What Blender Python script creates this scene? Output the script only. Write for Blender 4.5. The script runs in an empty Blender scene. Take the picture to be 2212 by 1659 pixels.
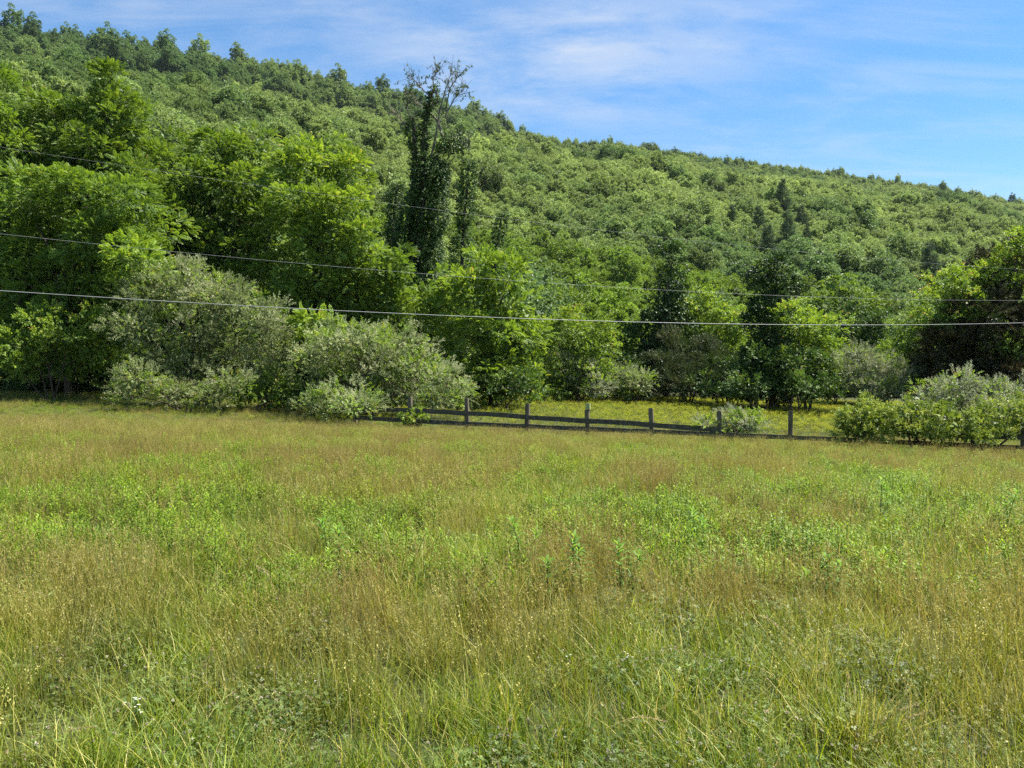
import bpy, bmesh, math, random
import numpy as np
from mathutils import Vector, Matrix

# ------------------------------------------------------------------ camera, world, sun, exposure
scene = bpy.context.scene
COL = scene.collection
F = 1915.0                                     # focal length in units of a 2212 px wide picture
CAMZ = 1.7
cam_d = bpy.data.cameras.new('camera')
cam = bpy.data.objects.new('camera', cam_d)
COL.objects.link(cam)
cam_d.sensor_width = 36.0
cam_d.lens = 36.0 * F / 2212.0
cam_d.clip_start = 0.05
cam_d.clip_end = 9000
PITCH = math.atan(20.5 / F)
cam.location = (0, 0, CAMZ)
cam.rotation_euler = (math.pi / 2 + PITCH, 0, 0)
scene.camera = cam
scene.view_settings.view_transform = 'Standard'
scene.view_settings.look = 'None'
scene.view_settings.exposure = 1.45
scene.view_settings.gamma = 1.0

SUN_EL = math.radians(60)
SUN_AZ = math.atan2(0.94, 0.26)                # from the right and somewhat behind the trees
sun_dir = Vector((math.sin(SUN_AZ) * math.cos(SUN_EL), math.cos(SUN_AZ) * math.cos(SUN_EL), math.sin(SUN_EL)))
sd = bpy.data.lights.new('sun', 'SUN')
sd.energy = 5.0
sd.angle = math.radians(0.5)
sd.color = (1.0, 0.955, 0.88)
sun = bpy.data.objects.new('sun', sd)
COL.objects.link(sun)
sun.location = (60, 20, 200)
sun.rotation_euler = sun_dir.to_track_quat('Z', 'Y').to_euler()

world = bpy.data.worlds.new('World')
scene.world = world
world.use_nodes = True
wt = world.node_tree
wt.nodes.clear()
def wn(t, **k):
    n = wt.nodes.new(t)
    for a, b in k.items():
        setattr(n, a, b)
    return n
w_out = wn('ShaderNodeOutputWorld')
w_bg = wn('ShaderNodeBackground')
w_bg.inputs['Strength'].default_value = 0.066
w_sky = wn('ShaderNodeTexSky', sky_type='NISHITA', sun_disc=False)
w_sky.sun_elevation = SUN_EL
w_sky.sun_rotation = SUN_AZ
w_sky.altitude = 250
w_sky.air_density = 1.15
w_sky.dust_density = 0.3
w_sky.ozone_density = 3.0
# thin cirrus: noise on the plane of the sky, stretched along the wind
w_tc = wn('ShaderNodeTexCoord')
w_sep = wn('ShaderNodeSeparateXYZ')
wt.links.new(w_tc.outputs['Generated'], w_sep.inputs[0])
def wmath(op, a, b=None, clamp=False):
    n = wn('ShaderNodeMath', operation=op, use_clamp=clamp)
    for i, v in enumerate((a, b)):
        if v is None: continue
        if isinstance(v, (int, float)): n.inputs[i].default_value = v
        else: wt.links.new(v, n.inputs[i])
    return n.outputs[0]
zz = wmath('ADD', wmath('MAXIMUM', w_sep.outputs['Z'], 0.0), 0.22)
cx = wmath('DIVIDE', w_sep.outputs['X'], zz)
cy = wmath('DIVIDE', w_sep.outputs['Y'], zz)
w_comb = wn('ShaderNodeCombineXYZ')
wt.links.new(cx, w_comb.inputs[0]); wt.links.new(cy, w_comb.inputs[1])
def wnoise(scale, detail, rough, rot, sc, loc, dist=0.0):
    m = wn('ShaderNodeMapping')
    m.inputs['Location'].default_value = loc
    m.inputs['Rotation'].default_value = (0, 0, rot)
    m.inputs['Scale'].default_value = sc
    wt.links.new(w_comb.outputs[0], m.inputs[0])
    n = wn('ShaderNodeTexNoise')
    n.inputs['Scale'].default_value = scale
    n.inputs['Detail'].default_value = detail
    n.inputs['Roughness'].default_value = rough
    n.inputs['Distortion'].default_value = dist
    wt.links.new(m.outputs[0], n.inputs['Vector'])
    return n.outputs[0]
def wramp(v, lo, hi):
    m = wn('ShaderNodeMapRange', interpolation_type='SMOOTHSTEP')
    wt.links.new(v, m.inputs[0])
    m.inputs[1].default_value = lo; m.inputs[2].default_value = hi
    return m.outputs[0]
# broad veils, streaks and one brighter patch of cloud left of centre
veil = wramp(wnoise(0.9, 5, 0.55, 0.35, (1.0, 2.1, 1), (2.7, 0.4, 0), 0.4), 0.40, 0.72)
wisps = wramp(wnoise(2.6, 7, 0.62, 0.55, (0.8, 2.6, 1), (5.1, 3.3, 0), 0.5), 0.42, 0.75)
pdx = wmath('SUBTRACT', cx, 0.10); pdy = wmath('SUBTRACT', cy, 1.62)
r2 = wmath('ADD', wmath('MULTIPLY', wmath('MULTIPLY', pdx, pdx), 9.0), wmath('MULTIPLY', wmath('MULTIPLY', pdy, pdy), 16.0))
patch = wmath('POWER', 2.718, wmath('MULTIPLY', r2, -1.0))
ldx = wmath('ADD', cx, 0.75)
left = wmath('POWER', 2.718, wmath('MULTIPLY', wmath('MULTIPLY', ldx, ldx), -1.6))
fine = wramp(wnoise(3.2, 6, 0.6, 0.2, (1.0, 1.8, 1), (1.0, 7.0, 0), 0.3), 0.33, 0.62)
c1 = wmath('MULTIPLY', veil, 0.08)
c2 = wmath('MULTIPLY', wisps, 0.28)
c3 = wmath('MULTIPLY', wmath('MULTIPLY', patch, fine), 0.46)
c4 = wmath('MULTIPLY', wmath('MULTIPLY', left, fine), 0.15)
cloud = wmath('ADD', wmath('ADD', c1, c2), wmath('ADD', c3, c4), clamp=True)
w_mix = wn('ShaderNodeMix', data_type='RGBA')
wt.links.new(cloud, w_mix.inputs[0])
w_hsv = wn('ShaderNodeHueSaturation')
w_hsv.inputs['Saturation'].default_value = 1.30
w_hsv.inputs['Value'].default_value = 1.0
wt.links.new(w_sky.outputs[0], w_hsv.inputs['Color'])
wt.links.new(w_hsv.outputs[0], w_mix.inputs[6])
w_mix.inputs[7].default_value = (4.4, 4.75, 5.3, 1)
wt.links.new(w_mix.outputs[2], w_bg.inputs['Color'])
wt.links.new(w_bg.outputs[0], w_out.inputs[0])

scene.render.engine = 'CYCLES'
cy_ = scene.cycles
cy_.max_bounces = 7
cy_.diffuse_bounces = 1
cy_.glossy_bounces = 1
cy_.transmission_bounces = 5
cy_.volume_bounces = 0
cy_.transparent_max_bounces = 4
cy_.caustics_reflective = False
cy_.caustics_refractive = False
cy_.use_denoising = False
try:
    cy_.denoising_prefilter = 'NONE'
except Exception:
    pass

# ------------------------------------------------------------------ helpers
RNG = np.random.default_rng(11)

def P(px, py, Y):
    """point at depth Y seen at (px, py) of the 2212 x 1659 photograph"""
    a = (px - 1106.0) / F
    b = -(py - 829.5) / F
    c, s = math.cos(PITCH), math.sin(PITCH)
    dy = c - b * s
    dz = s + b * c
    return np.array([a / dy * Y, Y, CAMZ + dz / dy * Y])

def smooth(a, b, x):
    t = np.clip((x - a) / (b - a), 0, 1)
    return t * t * (3 - 2 * t)

_perm = np.random.default_rng(5).permutation(512)
_val = np.random.default_rng(6).random(512)
def vnoise(x, y, seed=0):
    x = np.asarray(x, float) + seed * 17.3; y = np.asarray(y, float) - seed * 9.1
    xi = np.floor(x).astype(int); yi = np.floor(y).astype(int)
    fx = x - xi; fy = y - yi
    fx = fx * fx * (3 - 2 * fx); fy = fy * fy * (3 - 2 * fy)
    def h(i, j):
        return _val[(_perm[(i % 512)] + j * 7 + _perm[(j % 512)]) % 512]
    a = h(xi, yi); b = h(xi + 1, yi); c = h(xi, yi + 1); d = h(xi + 1, yi + 1)
    return (a * (1 - fx) + b * fx) * (1 - fy) + (c * (1 - fx) + d * fx) * fy
def fbm(x, y, seed=0, octv=3):
    s = 0; a = 0.5; t = 0
    for i in range(octv):
        s = s + a * vnoise(x * 2 ** i, y * 2 ** i, seed + i); t += a; a *= 0.5
    return s / t

def tag(o, label=None, cat=None, group=None, kind=None):
    if label: o['label'] = label
    if cat: o['category'] = cat
    if group: o['group'] = group
    if kind: o['kind'] = kind
    return o

def empty(name, loc):
    o = bpy.data.objects.new(name, None)
    COL.objects.link(o)
    o.location = loc
    o.empty_display_size = 0.3
    return o

def np_mesh(name, V, Q, mats, attrs=None, smooth_shade=False, mat_idx=None):
    V = np.ascontiguousarray(V, dtype=np.float32); Q = np.ascontiguousarray(Q, dtype=np.int32)
    me = bpy.data.meshes.new(name)
    me.vertices.add(len(V)); me.vertices.foreach_set('co', V.ravel())
    if len(Q):
        me.loops.add(Q.size); me.loops.foreach_set('vertex_index', Q.ravel())
        me.polygons.add(len(Q))
        me.polygons.foreach_set('loop_start', np.arange(0, Q.size, 4, dtype=np.int32))
        if smooth_shade:
            me.polygons.foreach_set('use_smooth', np.ones(len(Q), dtype=bool))
        else:
            me.polygons.foreach_set('use_smooth', np.zeros(len(Q), dtype=bool))
        if mat_idx is not None:
            me.polygons.foreach_set('material_index', np.ascontiguousarray(mat_idx, dtype=np.int32))
    for k, v in (attrs or {}).items():
        a = me.attributes.new(k, 'FLOAT', 'POINT')
        a.data.foreach_set('value', np.ascontiguousarray(v, dtype=np.float32))
    me.update(calc_edges=True)
    for m in mats: me.materials.append(m)
    return me

def link_mesh(name, me, parent=None, loc=None):
    o = bpy.data.objects.new(name, me)
    COL.objects.link(o)
    if parent is not None: o.parent = parent
    if loc is not None: o.location = loc
    return o

class MB:
    """collects quads (+ one float per vertex) as numpy blocks"""
    def __init__(s): s.V = []; s.Q = []; s.A = []; s.M = []; s.n = 0
    def add(s, V, Q, A=None, m=0):
        V = np.asarray(V, float).reshape(-1, 3); Q = np.asarray(Q, int).reshape(-1, 4)
        s.V.append(V); s.Q.append(Q + s.n); s.n += len(V)
        s.A.append(np.full(len(V), 0.5) if A is None else np.broadcast_to(A, (len(V),)))
        s.M.append(np.full(len(Q), m))
    def mesh(s, name, mats, smooth_shade=False):
        return np_mesh(name, np.concatenate(s.V), np.concatenate(s.Q), mats, {'v': np.concatenate(s.A)},
                       smooth_shade, np.concatenate(s.M))

def norm(v):
    return v / np.maximum(np.linalg.norm(v, axis=-1, keepdims=True), 1e-9)

def tube(mb, pts, radii, sides=6, m=0, a=0.5):
    pts = np.asarray(pts, float); n = len(pts)
    radii = np.broadcast_to(radii, (n,))
    t = np.gradient(pts, axis=0); t = norm(t)
    ref = np.array([0.13, 0.21, 1.0]) if abs(t[:, 2]).mean() < 0.8 else np.array([1.0, 0.15, 0.1])
    u = norm(np.cross(t, ref)); w = np.cross(t, u)
    ang = np.arange(sides) / sides * 2 * math.pi
    V = pts[:, None] + radii[:, None, None] * (np.cos(ang)[None, :, None] * u[:, None] + np.sin(ang)[None, :, None] * w[:, None])
    i = np.arange(n - 1)[:, None] * sides; j = np.arange(sides)[None]
    j2 = (j + 1) % sides
    Q = np.stack([i + j, i + j2, i + sides + j2, i + sides + j], -1).reshape(-1, 4)
    mb.add(V.reshape(-1, 3), Q, a, m)

def bezier(p0, p1, p2, n):
    t = np.linspace(0, 1, n)[:, None]
    return (1 - t) ** 2 * p0 + 2 * t * (1 - t) * p1 + t * t * p2

# ---------------------------------------------------------------- terrain
def ground_z(x, y):
    x = np.asarray(x, float); y = np.asarray(y, float)
    z = -0.030 * np.clip(x, -60, 60) * smooth(2, 20, y) + 0.005 * np.clip(y, 0, 35)
    z = z + np.clip(y - 35, 0, 40) * 0.052
    z = z + 0.05 * (fbm(x * 0.15, y * 0.15, 3) - 0.5) * smooth(4, 12, y)
    return z
g = lambda x, y: float(ground_z(x, y))

SKY_X = np.array([-1500, -600, 0, 110, 240, 330, 480, 620, 760, 860, 1000, 1200, 1380, 1550, 1700, 1900, 2050, 2212, 2900, 3600])
SKY_Y = np.array([-150, -60, 62, 66, 92, 98, 128, 150, 186, 206, 238, 288, 302, 330, 348, 376, 397, 430, 600, 700])
def u_sky(u):
    px = 1106 + u * F
    return (850 - np.interp(px, SKY_X, SKY_Y)) / F
def foot_Y(u):  return np.interp(u, [-0.9, -0.577, 0, 0.577, 0.9], [78, 88, 112, 150, 190])
def ridge_Y(u): return 775 + 390 * np.clip(u, -1.2, 1.2)
TREE_H = 12.0
def hill_z(x, y):
    x = np.asarray(x, float); y = np.asarray(y, float)
    u = x / np.maximum(y, 1)
    f = foot_Y(u); r = ridge_Y(u)
    t = (y - f) / (r - f)
    H = u_sky(u) * r + CAMZ - TREE_H - 2.0
    tt = np.clip(t, 0, 1)
    s = tt + 0.035 * np.sin(tt * math.pi * 2.0)
    z = 3.2 + (H - 3.2) * s
    env = smooth(0, 0.15, t) * (1 - smooth(0.85, 1.0, t))
    q = x * 0.9 - y * 0.35
    z = z + env * (16 * (fbm(q / 70.0, (x * 0.35 + y * 0.9) / 240.0, 21, 3) - 0.5) + 9 * (fbm(x / 38.0, y / 60.0, 31, 2) - 0.5))
    z = np.where(t > 1, z - (t - 1) * r * 0.30, z)
    return z
def land_z(x, y):
    u = np.asarray(x, float) / np.maximum(y, 1)
    w = smooth(0, 1, (np.asarray(y, float) - foot_Y(u) + 6) / 12)
    return ground_z(x, y) * (1 - w) + hill_z(x, y) * w

# ---------------------------------------------------------------- materials
def new_mat(name):
    m = bpy.data.materials.new(name); m.use_nodes = True
    m.node_tree.nodes.clear()
    return m
def leaf_mat(name, stops, trans=0.35, rough=0.5, spec=0.25, tint=None, tint_col=(0.2, 0.16, 0.05), hue_rand=0.0, tsat=1.1):
    """foliage: colour by per-leaf value 'v' through a ramp, light coming through the leaf"""
    m = new_mat(name); nt = m.node_tree; N = nt.nodes; L = nt.links
    at = N.new('ShaderNodeAttribute'); at.attribute_name = 'v'
    rp = N.new('ShaderNodeValToRGB'); rp.color_ramp.interpolation = 'LINEAR'
    els = rp.color_ramp.elements
    while len(els) < len(stops): els.new(0.5)
    for e, (p, c) in zip(els, stops):
        e.position = p; e.color = (*c, 1)
    L.new(at.outputs['Fac'], rp.inputs[0])
    col = rp.outputs[0]
    if tint:
        # 'tint' is carried by each copy: species, dryness, and shade painted onto the left crest trees
        ti = N.new('ShaderNodeAttribute'); ti.attribute_type = 'INSTANCER'; ti.attribute_name = 'tint'
        mx = N.new('ShaderNodeMix'); mx.data_type = 'RGBA'
        L.new(ti.outputs['Fac'], mx.inputs[0]); L.new(col, mx.inputs[6])
        mx.inputs[7].default_value = (*tint_col, 1)
        col = mx.outputs[2]
        hv = N.new('ShaderNodeHueSaturation')
        br = N.new('ShaderNodeAttribute'); br.attribute_type = 'INSTANCER'; br.attribute_name = 'bri'
        L.new(br.outputs['Fac'], hv.inputs['Value']); L.new(col, hv.inputs['Color'])
        col = hv.outputs[0]
    elif hue_rand:
        oi = N.new('ShaderNodeObjectInfo')
        mr = N.new('ShaderNodeMapRange'); mr.inputs[3].default_value = 1 - hue_rand; mr.inputs[4].default_value = 1 + hue_rand
        L.new(oi.outputs['Random'], mr.inputs[0])
        hv = N.new('ShaderNodeHueSaturation'); L.new(mr.outputs[0], hv.inputs['Value']); L.new(col, hv.inputs['Color'])
        col = hv.outputs[0]
    pb = N.new('ShaderNodeBsdfPrincipled')
    pb.inputs['Roughness'].default_value = rough
    pb.inputs['Specular IOR Level'].default_value = spec
    L.new(col, pb.inputs['Base Color'])
    tr = N.new('ShaderNodeBsdfTranslucent')
    h2 = N.new('ShaderNodeHueSaturation'); h2.inputs['Saturation'].default_value = tsat; h2.inputs['Value'].default_value = 1.5
    h2.inputs['Hue'].default_value = 0.49
    L.new(col, h2.inputs['Color']); L.new(h2.outputs[0], tr.inputs[0])
    mix = N.new('ShaderNodeMixShader'); mix.inputs[0].default_value = trans
    L.new(pb.outputs[0], mix.inputs[1]); L.new(tr.outputs[0], mix.inputs[2])
    out = N.new('ShaderNodeOutputMaterial'); L.new(mix.outputs[0], out.inputs[0])
    return m
def noise_mat(name, c1, c2, scale=5.0, detail=6, rough=0.85, bump=0.0, stretch=(1, 1, 1), c3=None, spec=0.2):
    m = new_mat(name); nt = m.node_tree; N = nt.nodes; L = nt.links
    tc = N.new('ShaderNodeTexCoord'); mp = N.new('ShaderNodeMapping'); mp.inputs['Scale'].default_value = stretch
    L.new(tc.outputs['Object'], mp.inputs[0])
    nz = N.new('ShaderNodeTexNoise'); nz.inputs['Scale'].default_value = scale; nz.inputs['Detail'].default_value = detail
    nz.inputs['Roughness'].default_value = 0.65
    L.new(mp.outputs[0], nz.inputs['Vector'])
    rp = N.new('ShaderNodeValToRGB'); e = rp.color_ramp.elements
    e[0].position = 0.32; e[0].color = (*c1, 1); e[1].position = 0.68; e[1].color = (*c2, 1)
    if c3: x = e.new(0.55); x.color = (*c3, 1)
    L.new(nz.outputs[0], rp.inputs[0])
    pb = N.new('ShaderNodeBsdfPrincipled'); pb.inputs['Roughness'].default_value = rough
    pb.inputs['Specular IOR Level'].default_value = spec
    L.new(rp.outputs[0], pb.inputs['Base Color'])
    if bump:
        b = N.new('ShaderNodeBump'); b.inputs['Strength'].default_value = bump; b.inputs['Distance'].default_value = 0.02
        L.new(nz.outputs[0], b.inputs['Height']); L.new(b.outputs[0], pb.inputs['Normal'])
    out = N.new('ShaderNodeOutputMaterial'); L.new(pb.outputs[0], out.inputs[0])
    return m

M = {}
# forest on the hill (instanced: carries tint/bri)
M['hill_leaf'] = leaf_mat('hill foliage', [(0.0, (0.120, 0.172, 0.052)), (0.5, (0.228, 0.300, 0.088)), (1.0, (0.340, 0.415, 0.135))], 0.32, tint=True, tint_col=(0.085, 0.150, 0.048))
M['near_forest'] = leaf_mat('forest edge foliage', [(0.0, (0.075, 0.125, 0.022)), (0.5, (0.135, 0.210, 0.034)), (1.0, (0.220, 0.310, 0.052))], 0.32, hue_rand=0.28)
M['pine'] = leaf_mat('pine needles', [(0.0, (0.045, 0.085, 0.038)), (1.0, (0.110, 0.165, 0.070))], 0.1, hue_rand=0.15)
M['pinnate'] = leaf_mat('compound leaves', [(0.0, (0.055, 0.105, 0.016)), (0.45, (0.130, 0.215, 0.030)), (0.93, (0.260, 0.370, 0.055)), (0.97, (0.32, 0.29, 0.06)), (1.0, (0.40, 0.22, 0.09))], 0.32, hue_rand=0.12)
M['bright'] = leaf_mat('bright leaves', [(0.0, (0.070, 0.130, 0.020)), (0.45, (0.165, 0.255, 0.035)), (0.9, (0.290, 0.400, 0.060)), (0.96, (0.40, 0.33, 0.08)), (1.0, (0.44, 0.24, 0.10))], 0.34, hue_rand=0.12)
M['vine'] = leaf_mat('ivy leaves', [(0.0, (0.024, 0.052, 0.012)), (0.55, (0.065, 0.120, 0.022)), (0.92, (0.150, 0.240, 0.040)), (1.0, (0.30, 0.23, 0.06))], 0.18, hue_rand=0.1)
M['olive'] = leaf_mat('silvery leaves', [(0.0, (0.075, 0.105, 0.030)), (0.35, (0.180, 0.225, 0.075)), (0.72, (0.330, 0.370, 0.165)), (1.0, (0.56, 0.54, 0.34))], 0.28, rough=0.55, spec=0.2, hue_rand=0.08, tsat=0.95)
M['silver'] = leaf_mat('grey silvery leaves', [(0.0, (0.085, 0.110, 0.045)), (0.35, (0.190, 0.220, 0.100)), (0.75, (0.340, 0.360, 0.200)), (1.0, (0.56, 0.54, 0.38))], 0.25, rough=0.55, spec=0.2, hue_rand=0.08, tsat=0.9)
M['shrub'] = leaf_mat('shrub leaves', [(0.0, (0.075, 0.120, 0.018)), (0.5, (0.180, 0.245, 0.038)), (1.0, (0.340, 0.400, 0.085))], 0.25)
M['juniper'] = leaf_mat('juniper sprays', [(0.0, (0.030, 0.050, 0.014)), (0.6, (0.075, 0.105, 0.030)), (1.0, (0.150, 0.150, 0.050))], 0.12, hue_rand=0.1)
M['shaded_ivy'] = leaf_mat('ivy leaves darkened as shade', [(0.0, (0.014, 0.032, 0.008)), (0.6, (0.042, 0.085, 0.016)), (1.0, (0.120, 0.190, 0.030))], 0.15)  # darker copy of the ivy, with shade put into the leaf colour
M['cedar'] = leaf_mat('old cedar sprays', [(0.0, (0.022, 0.028, 0.010)), (0.7, (0.060, 0.062, 0.022)), (1.0, (0.150, 0.085, 0.040))], 0.12)
M['bark'] = noise_mat('bark', (0.035, 0.026, 0.018), (0.14, 0.11, 0.08), 6, 6, 0.9, 0.5, (1, 1, 0.25))
M['pale_bark'] = noise_mat('pale bark', (0.08, 0.065, 0.05), (0.25, 0.21, 0.17), 7, 6, 0.85, 0.4, (1, 1, 0.3))
M['twig'] = noise_mat('twigs', (0.05, 0.032, 0.022), (0.13, 0.09, 0.065), 4)

# ---------------------------------------------------------------- leaf templates (y = outward, z = up), in template units
def leaf_quad(base, d, side, up, L_, W_, fold=0.12, droop=0.1):
    mid = base + d * L_ * 0.45
    return np.array([base, mid + side * W_ / 2 + up * fold * W_, base + d * L_ - up * droop * L_, mid - side * W_ / 2 + up * fold * W_])
def tpl_frond(pairs=6):
    V = []; Q = []; A = []
    X, Z = np.array([1., 0, 0]), np.array([0, 0, 1.])
    for k in range(pairs):
        y = 0.18 + 0.74 * k / (pairs - 1)
        b = np.array([0, y, 0.28 * y - 0.55 * y * y])
        ll = 0.36 * (1 - 0.35 * abs(k / (pairs - 1) - 0.4))
        for sgn in (-1, 1):
            d = norm(np.array([sgn * 0.86, 0.42, -0.22]))
            side = norm(np.cross(d, Z)); up = np.cross(side, d)
            Q.append(np.arange(4) + len(V) * 4); V.append(leaf_quad(b, d, side, up, ll, 0.19)); A.append(RNG.random())
    b = np.array([0, 0.92, 0.28 * 0.92 - 0.55 * 0.85])
    Q.append(np.arange(4) + len(V) * 4); V.append(leaf_quad(b, norm(np.array([0, 1, -0.7])), X, norm(np.array([0, 0.6, 1])), 0.32, 0.15)); A.append(0.5)
    return np.concatenate(V), np.array(Q), np.repeat(A, 4)
def tpl_twig(n=9, L_=0.30, W_=0.20, spread=1.0, hang=0.25, seed=1):
    r = np.random.default_rng(seed); V = []; Q = []; A = []
    for k in range(n):
        y = 0.12 + 0.85 * k / n
        b = np.array([r.normal(0, 0.03), y, r.normal(0, 0.03) - 0.15 * y * y])
        a = k * 2.4 + r.normal(0, 0.3)
        d = norm(np.array([math.cos(a) * spread, 0.55 + 0.3 * r.random(), math.sin(a) * spread * 0.6 - hang]))
        nz = norm(np.array([r.normal(0, 0.45), r.normal(0, 0.3), 1.0]))
        side = norm(np.cross(d, nz)); up = np.cross(side, d)
        s = 0.75 + 0.5 * r.random()
        Q.append(np.arange(4) + len(V) * 4); V.append(leaf_quad(b, d, side, up, L_ * s, W_ * s)); A.append(r.random())
    return np.concatenate(V), np.array(Q), np.repeat(A, 4)
TPL = {
    'frond': [tpl_frond(6), tpl_frond(5)],
    'twig': [tpl_twig(9, seed=i) for i in range(3)],
    'vine': [tpl_twig(8, 0.34, 0.30, 1.0, 0.7, seed=10 + i) for i in range(3)],
    'olive': [tpl_twig(15, 0.19, 0.085, 1.0, 0.0, seed=20 + i) for i in range(3)],
    'spray': [tpl_twig(14, 0.26, 0.08, 0.8, 0.0, seed=30 + i) for i in range(3)],
}
def stamp(mb, tpls, pos, fwd, up, size, vbase, rng, m=0):
    """copy leaf templates onto points"""
    n = len(pos)
    if n == 0: return
    fwd = norm(fwd); side = norm(np.cross(fwd, up)); up2 = np.cross(side, fwd)
    pick = rng.integers(0, len(tpls), n)
    for k, (tv, tq, ta) in enumerate(tpls):
        s = pick == k; c = int(s.sum())
        if not c: continue
        S = size[s][:, None, None]
        V = pos[s][:, None] + S * (tv[None, :, 0:1] * side[s][:, None] + tv[None, :, 1:2] * fwd[s][:, None] + tv[None, :, 2:3] * up2[s][:, None])
        Q = tq[None] + (np.arange(c) * len(tv))[:, None, None]
        A = np.clip(vbase[s][:, None] * 0.72 + ta[None] * 0.28, 0, 1)
        mb.add(V.reshape(-1, 3), Q.reshape(-1, 4), A.reshape(-1), m)

def rand_dirs(n, rng):
    v = rng.normal(size=(n, 3)); return norm(v)

def crown(mb, lobes, kind, size, density, rng, clump=0.9, upbias=0.35, fill=0.12, m=0, limbs=None, spiky=0.0, core=0.30, gap=0.0):
    """lobes: (centre xyz, rx, ry, rz). Leaves sit in clumps over each lobe's outside, thinner inside."""
    for c, rx, ry, rz in lobes:
        c = np.asarray(c, float)
        area = 4 * math.pi * ((rx * ry) ** 1.6 / 3 + (rx * rz) ** 1.6 / 3 + (ry * rz) ** 1.6 / 3) ** (1 / 1.6)
        cr = clump * min(1.15, 0.6 + 0.28 * min(rx, rz))
        nc = max(5, int(area / (cr * cr * 2.3) * (1 - gap)))
        d = rand_dirs(nc * 2, rng)
        d = d[d[:, 2] > -0.75 + 0.5 * rng.random(len(d))][:nc]
        rr = rng.uniform(0.62, 1.12, len(d))[:, None]
        cc = c + d * np.array([rx, ry, rz]) * rr
        rads = cr * rng.uniform(0.45, 1.2, len(d))
        if limbs is not None:
            for q in range(0, len(d), 2):
                limbs.append((c, cc[q], rads[q]))
        tone = rng.normal(0, 0.10 if kind in ('frond', 'vine') else 0.2, len(d))
        for q in range(len(d)):
            k = max(5, int(density * rads[q] ** 2 * 4 / (size * size) * (2.6 if kind == 'frond' else 3.0)))
            e = rand_dirs(k, rng); e = e + 0.55 * d[q] + np.array([0, 0, upbias]); e = norm(e)
            pos = cc[q] + e * rads[q] * rng.uniform(0.45, 1.0, k)[:, None] * np.array([1, 1, 0.7])
            fw = norm(e * 0.9 + 0.5 * d[q] + rng.normal(0, 0.35, (k, 3)) + np.array([0, 0, 0.05 + spiky]))
            up = norm(np.array([0, 0, 1.0]) + 0.35 * e + rng.normal(0, 0.5, (k, 3)))
            stamp(mb, TPL[kind], pos, fw, up, size * rng.uniform(0.65, 1.25, k), np.clip(0.5 + tone[q] + rng.normal(0, 0.24, k), 0, 1), rng, m)
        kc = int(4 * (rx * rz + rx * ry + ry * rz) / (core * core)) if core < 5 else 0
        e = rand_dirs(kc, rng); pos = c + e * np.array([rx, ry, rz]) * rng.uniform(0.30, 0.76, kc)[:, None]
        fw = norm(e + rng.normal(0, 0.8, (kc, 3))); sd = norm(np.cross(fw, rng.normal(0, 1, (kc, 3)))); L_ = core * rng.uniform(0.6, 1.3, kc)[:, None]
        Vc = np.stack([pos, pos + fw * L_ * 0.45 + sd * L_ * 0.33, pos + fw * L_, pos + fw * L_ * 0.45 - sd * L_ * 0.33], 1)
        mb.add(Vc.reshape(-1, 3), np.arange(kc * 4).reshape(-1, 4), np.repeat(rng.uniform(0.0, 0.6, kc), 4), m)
        nf = int(fill * rx * ry * rz * 4.2 / (size ** 2) * 2.5)
        if nf:
            e = rand_dirs(nf, rng)
            pos = c + e * np.array([rx, ry, rz]) * (rng.random(nf) ** 0.5)[:, None] * 0.85
            fw = norm(e + rng.normal(0, 0.5, (nf, 3)))
            stamp(mb, TPL[kind], pos, fw, norm(np.array([0, 0, 1.0]) + rng.normal(0, 0.4, (nf, 3))), size * rng.uniform(0.7, 1.3, nf), np.clip(rng.normal(0.45, 0.2, nf), 0, 1), rng, m)

def lobes_from(plist, Y):
    """(px, py, rx px, rz px, depth offset m) -> metric lobes"""
    out = []
    for it in plist:
        px, py, rx, rz = it[:4]; dy = it[4] if len(it) > 4 else 1.5 * math.sin(px * 0.37 + py * 0.23) * min(1.0, rx / 50) * (0.6 if Y < 45 else 1.0) * (0.25 if Y < 32 else 1.0)
        yy = Y + dy; s = yy / F
        out.append((P(px, py, yy), rx * s, min(rx * s, 3.2) * 0.95, rz * s))
    return out

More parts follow.
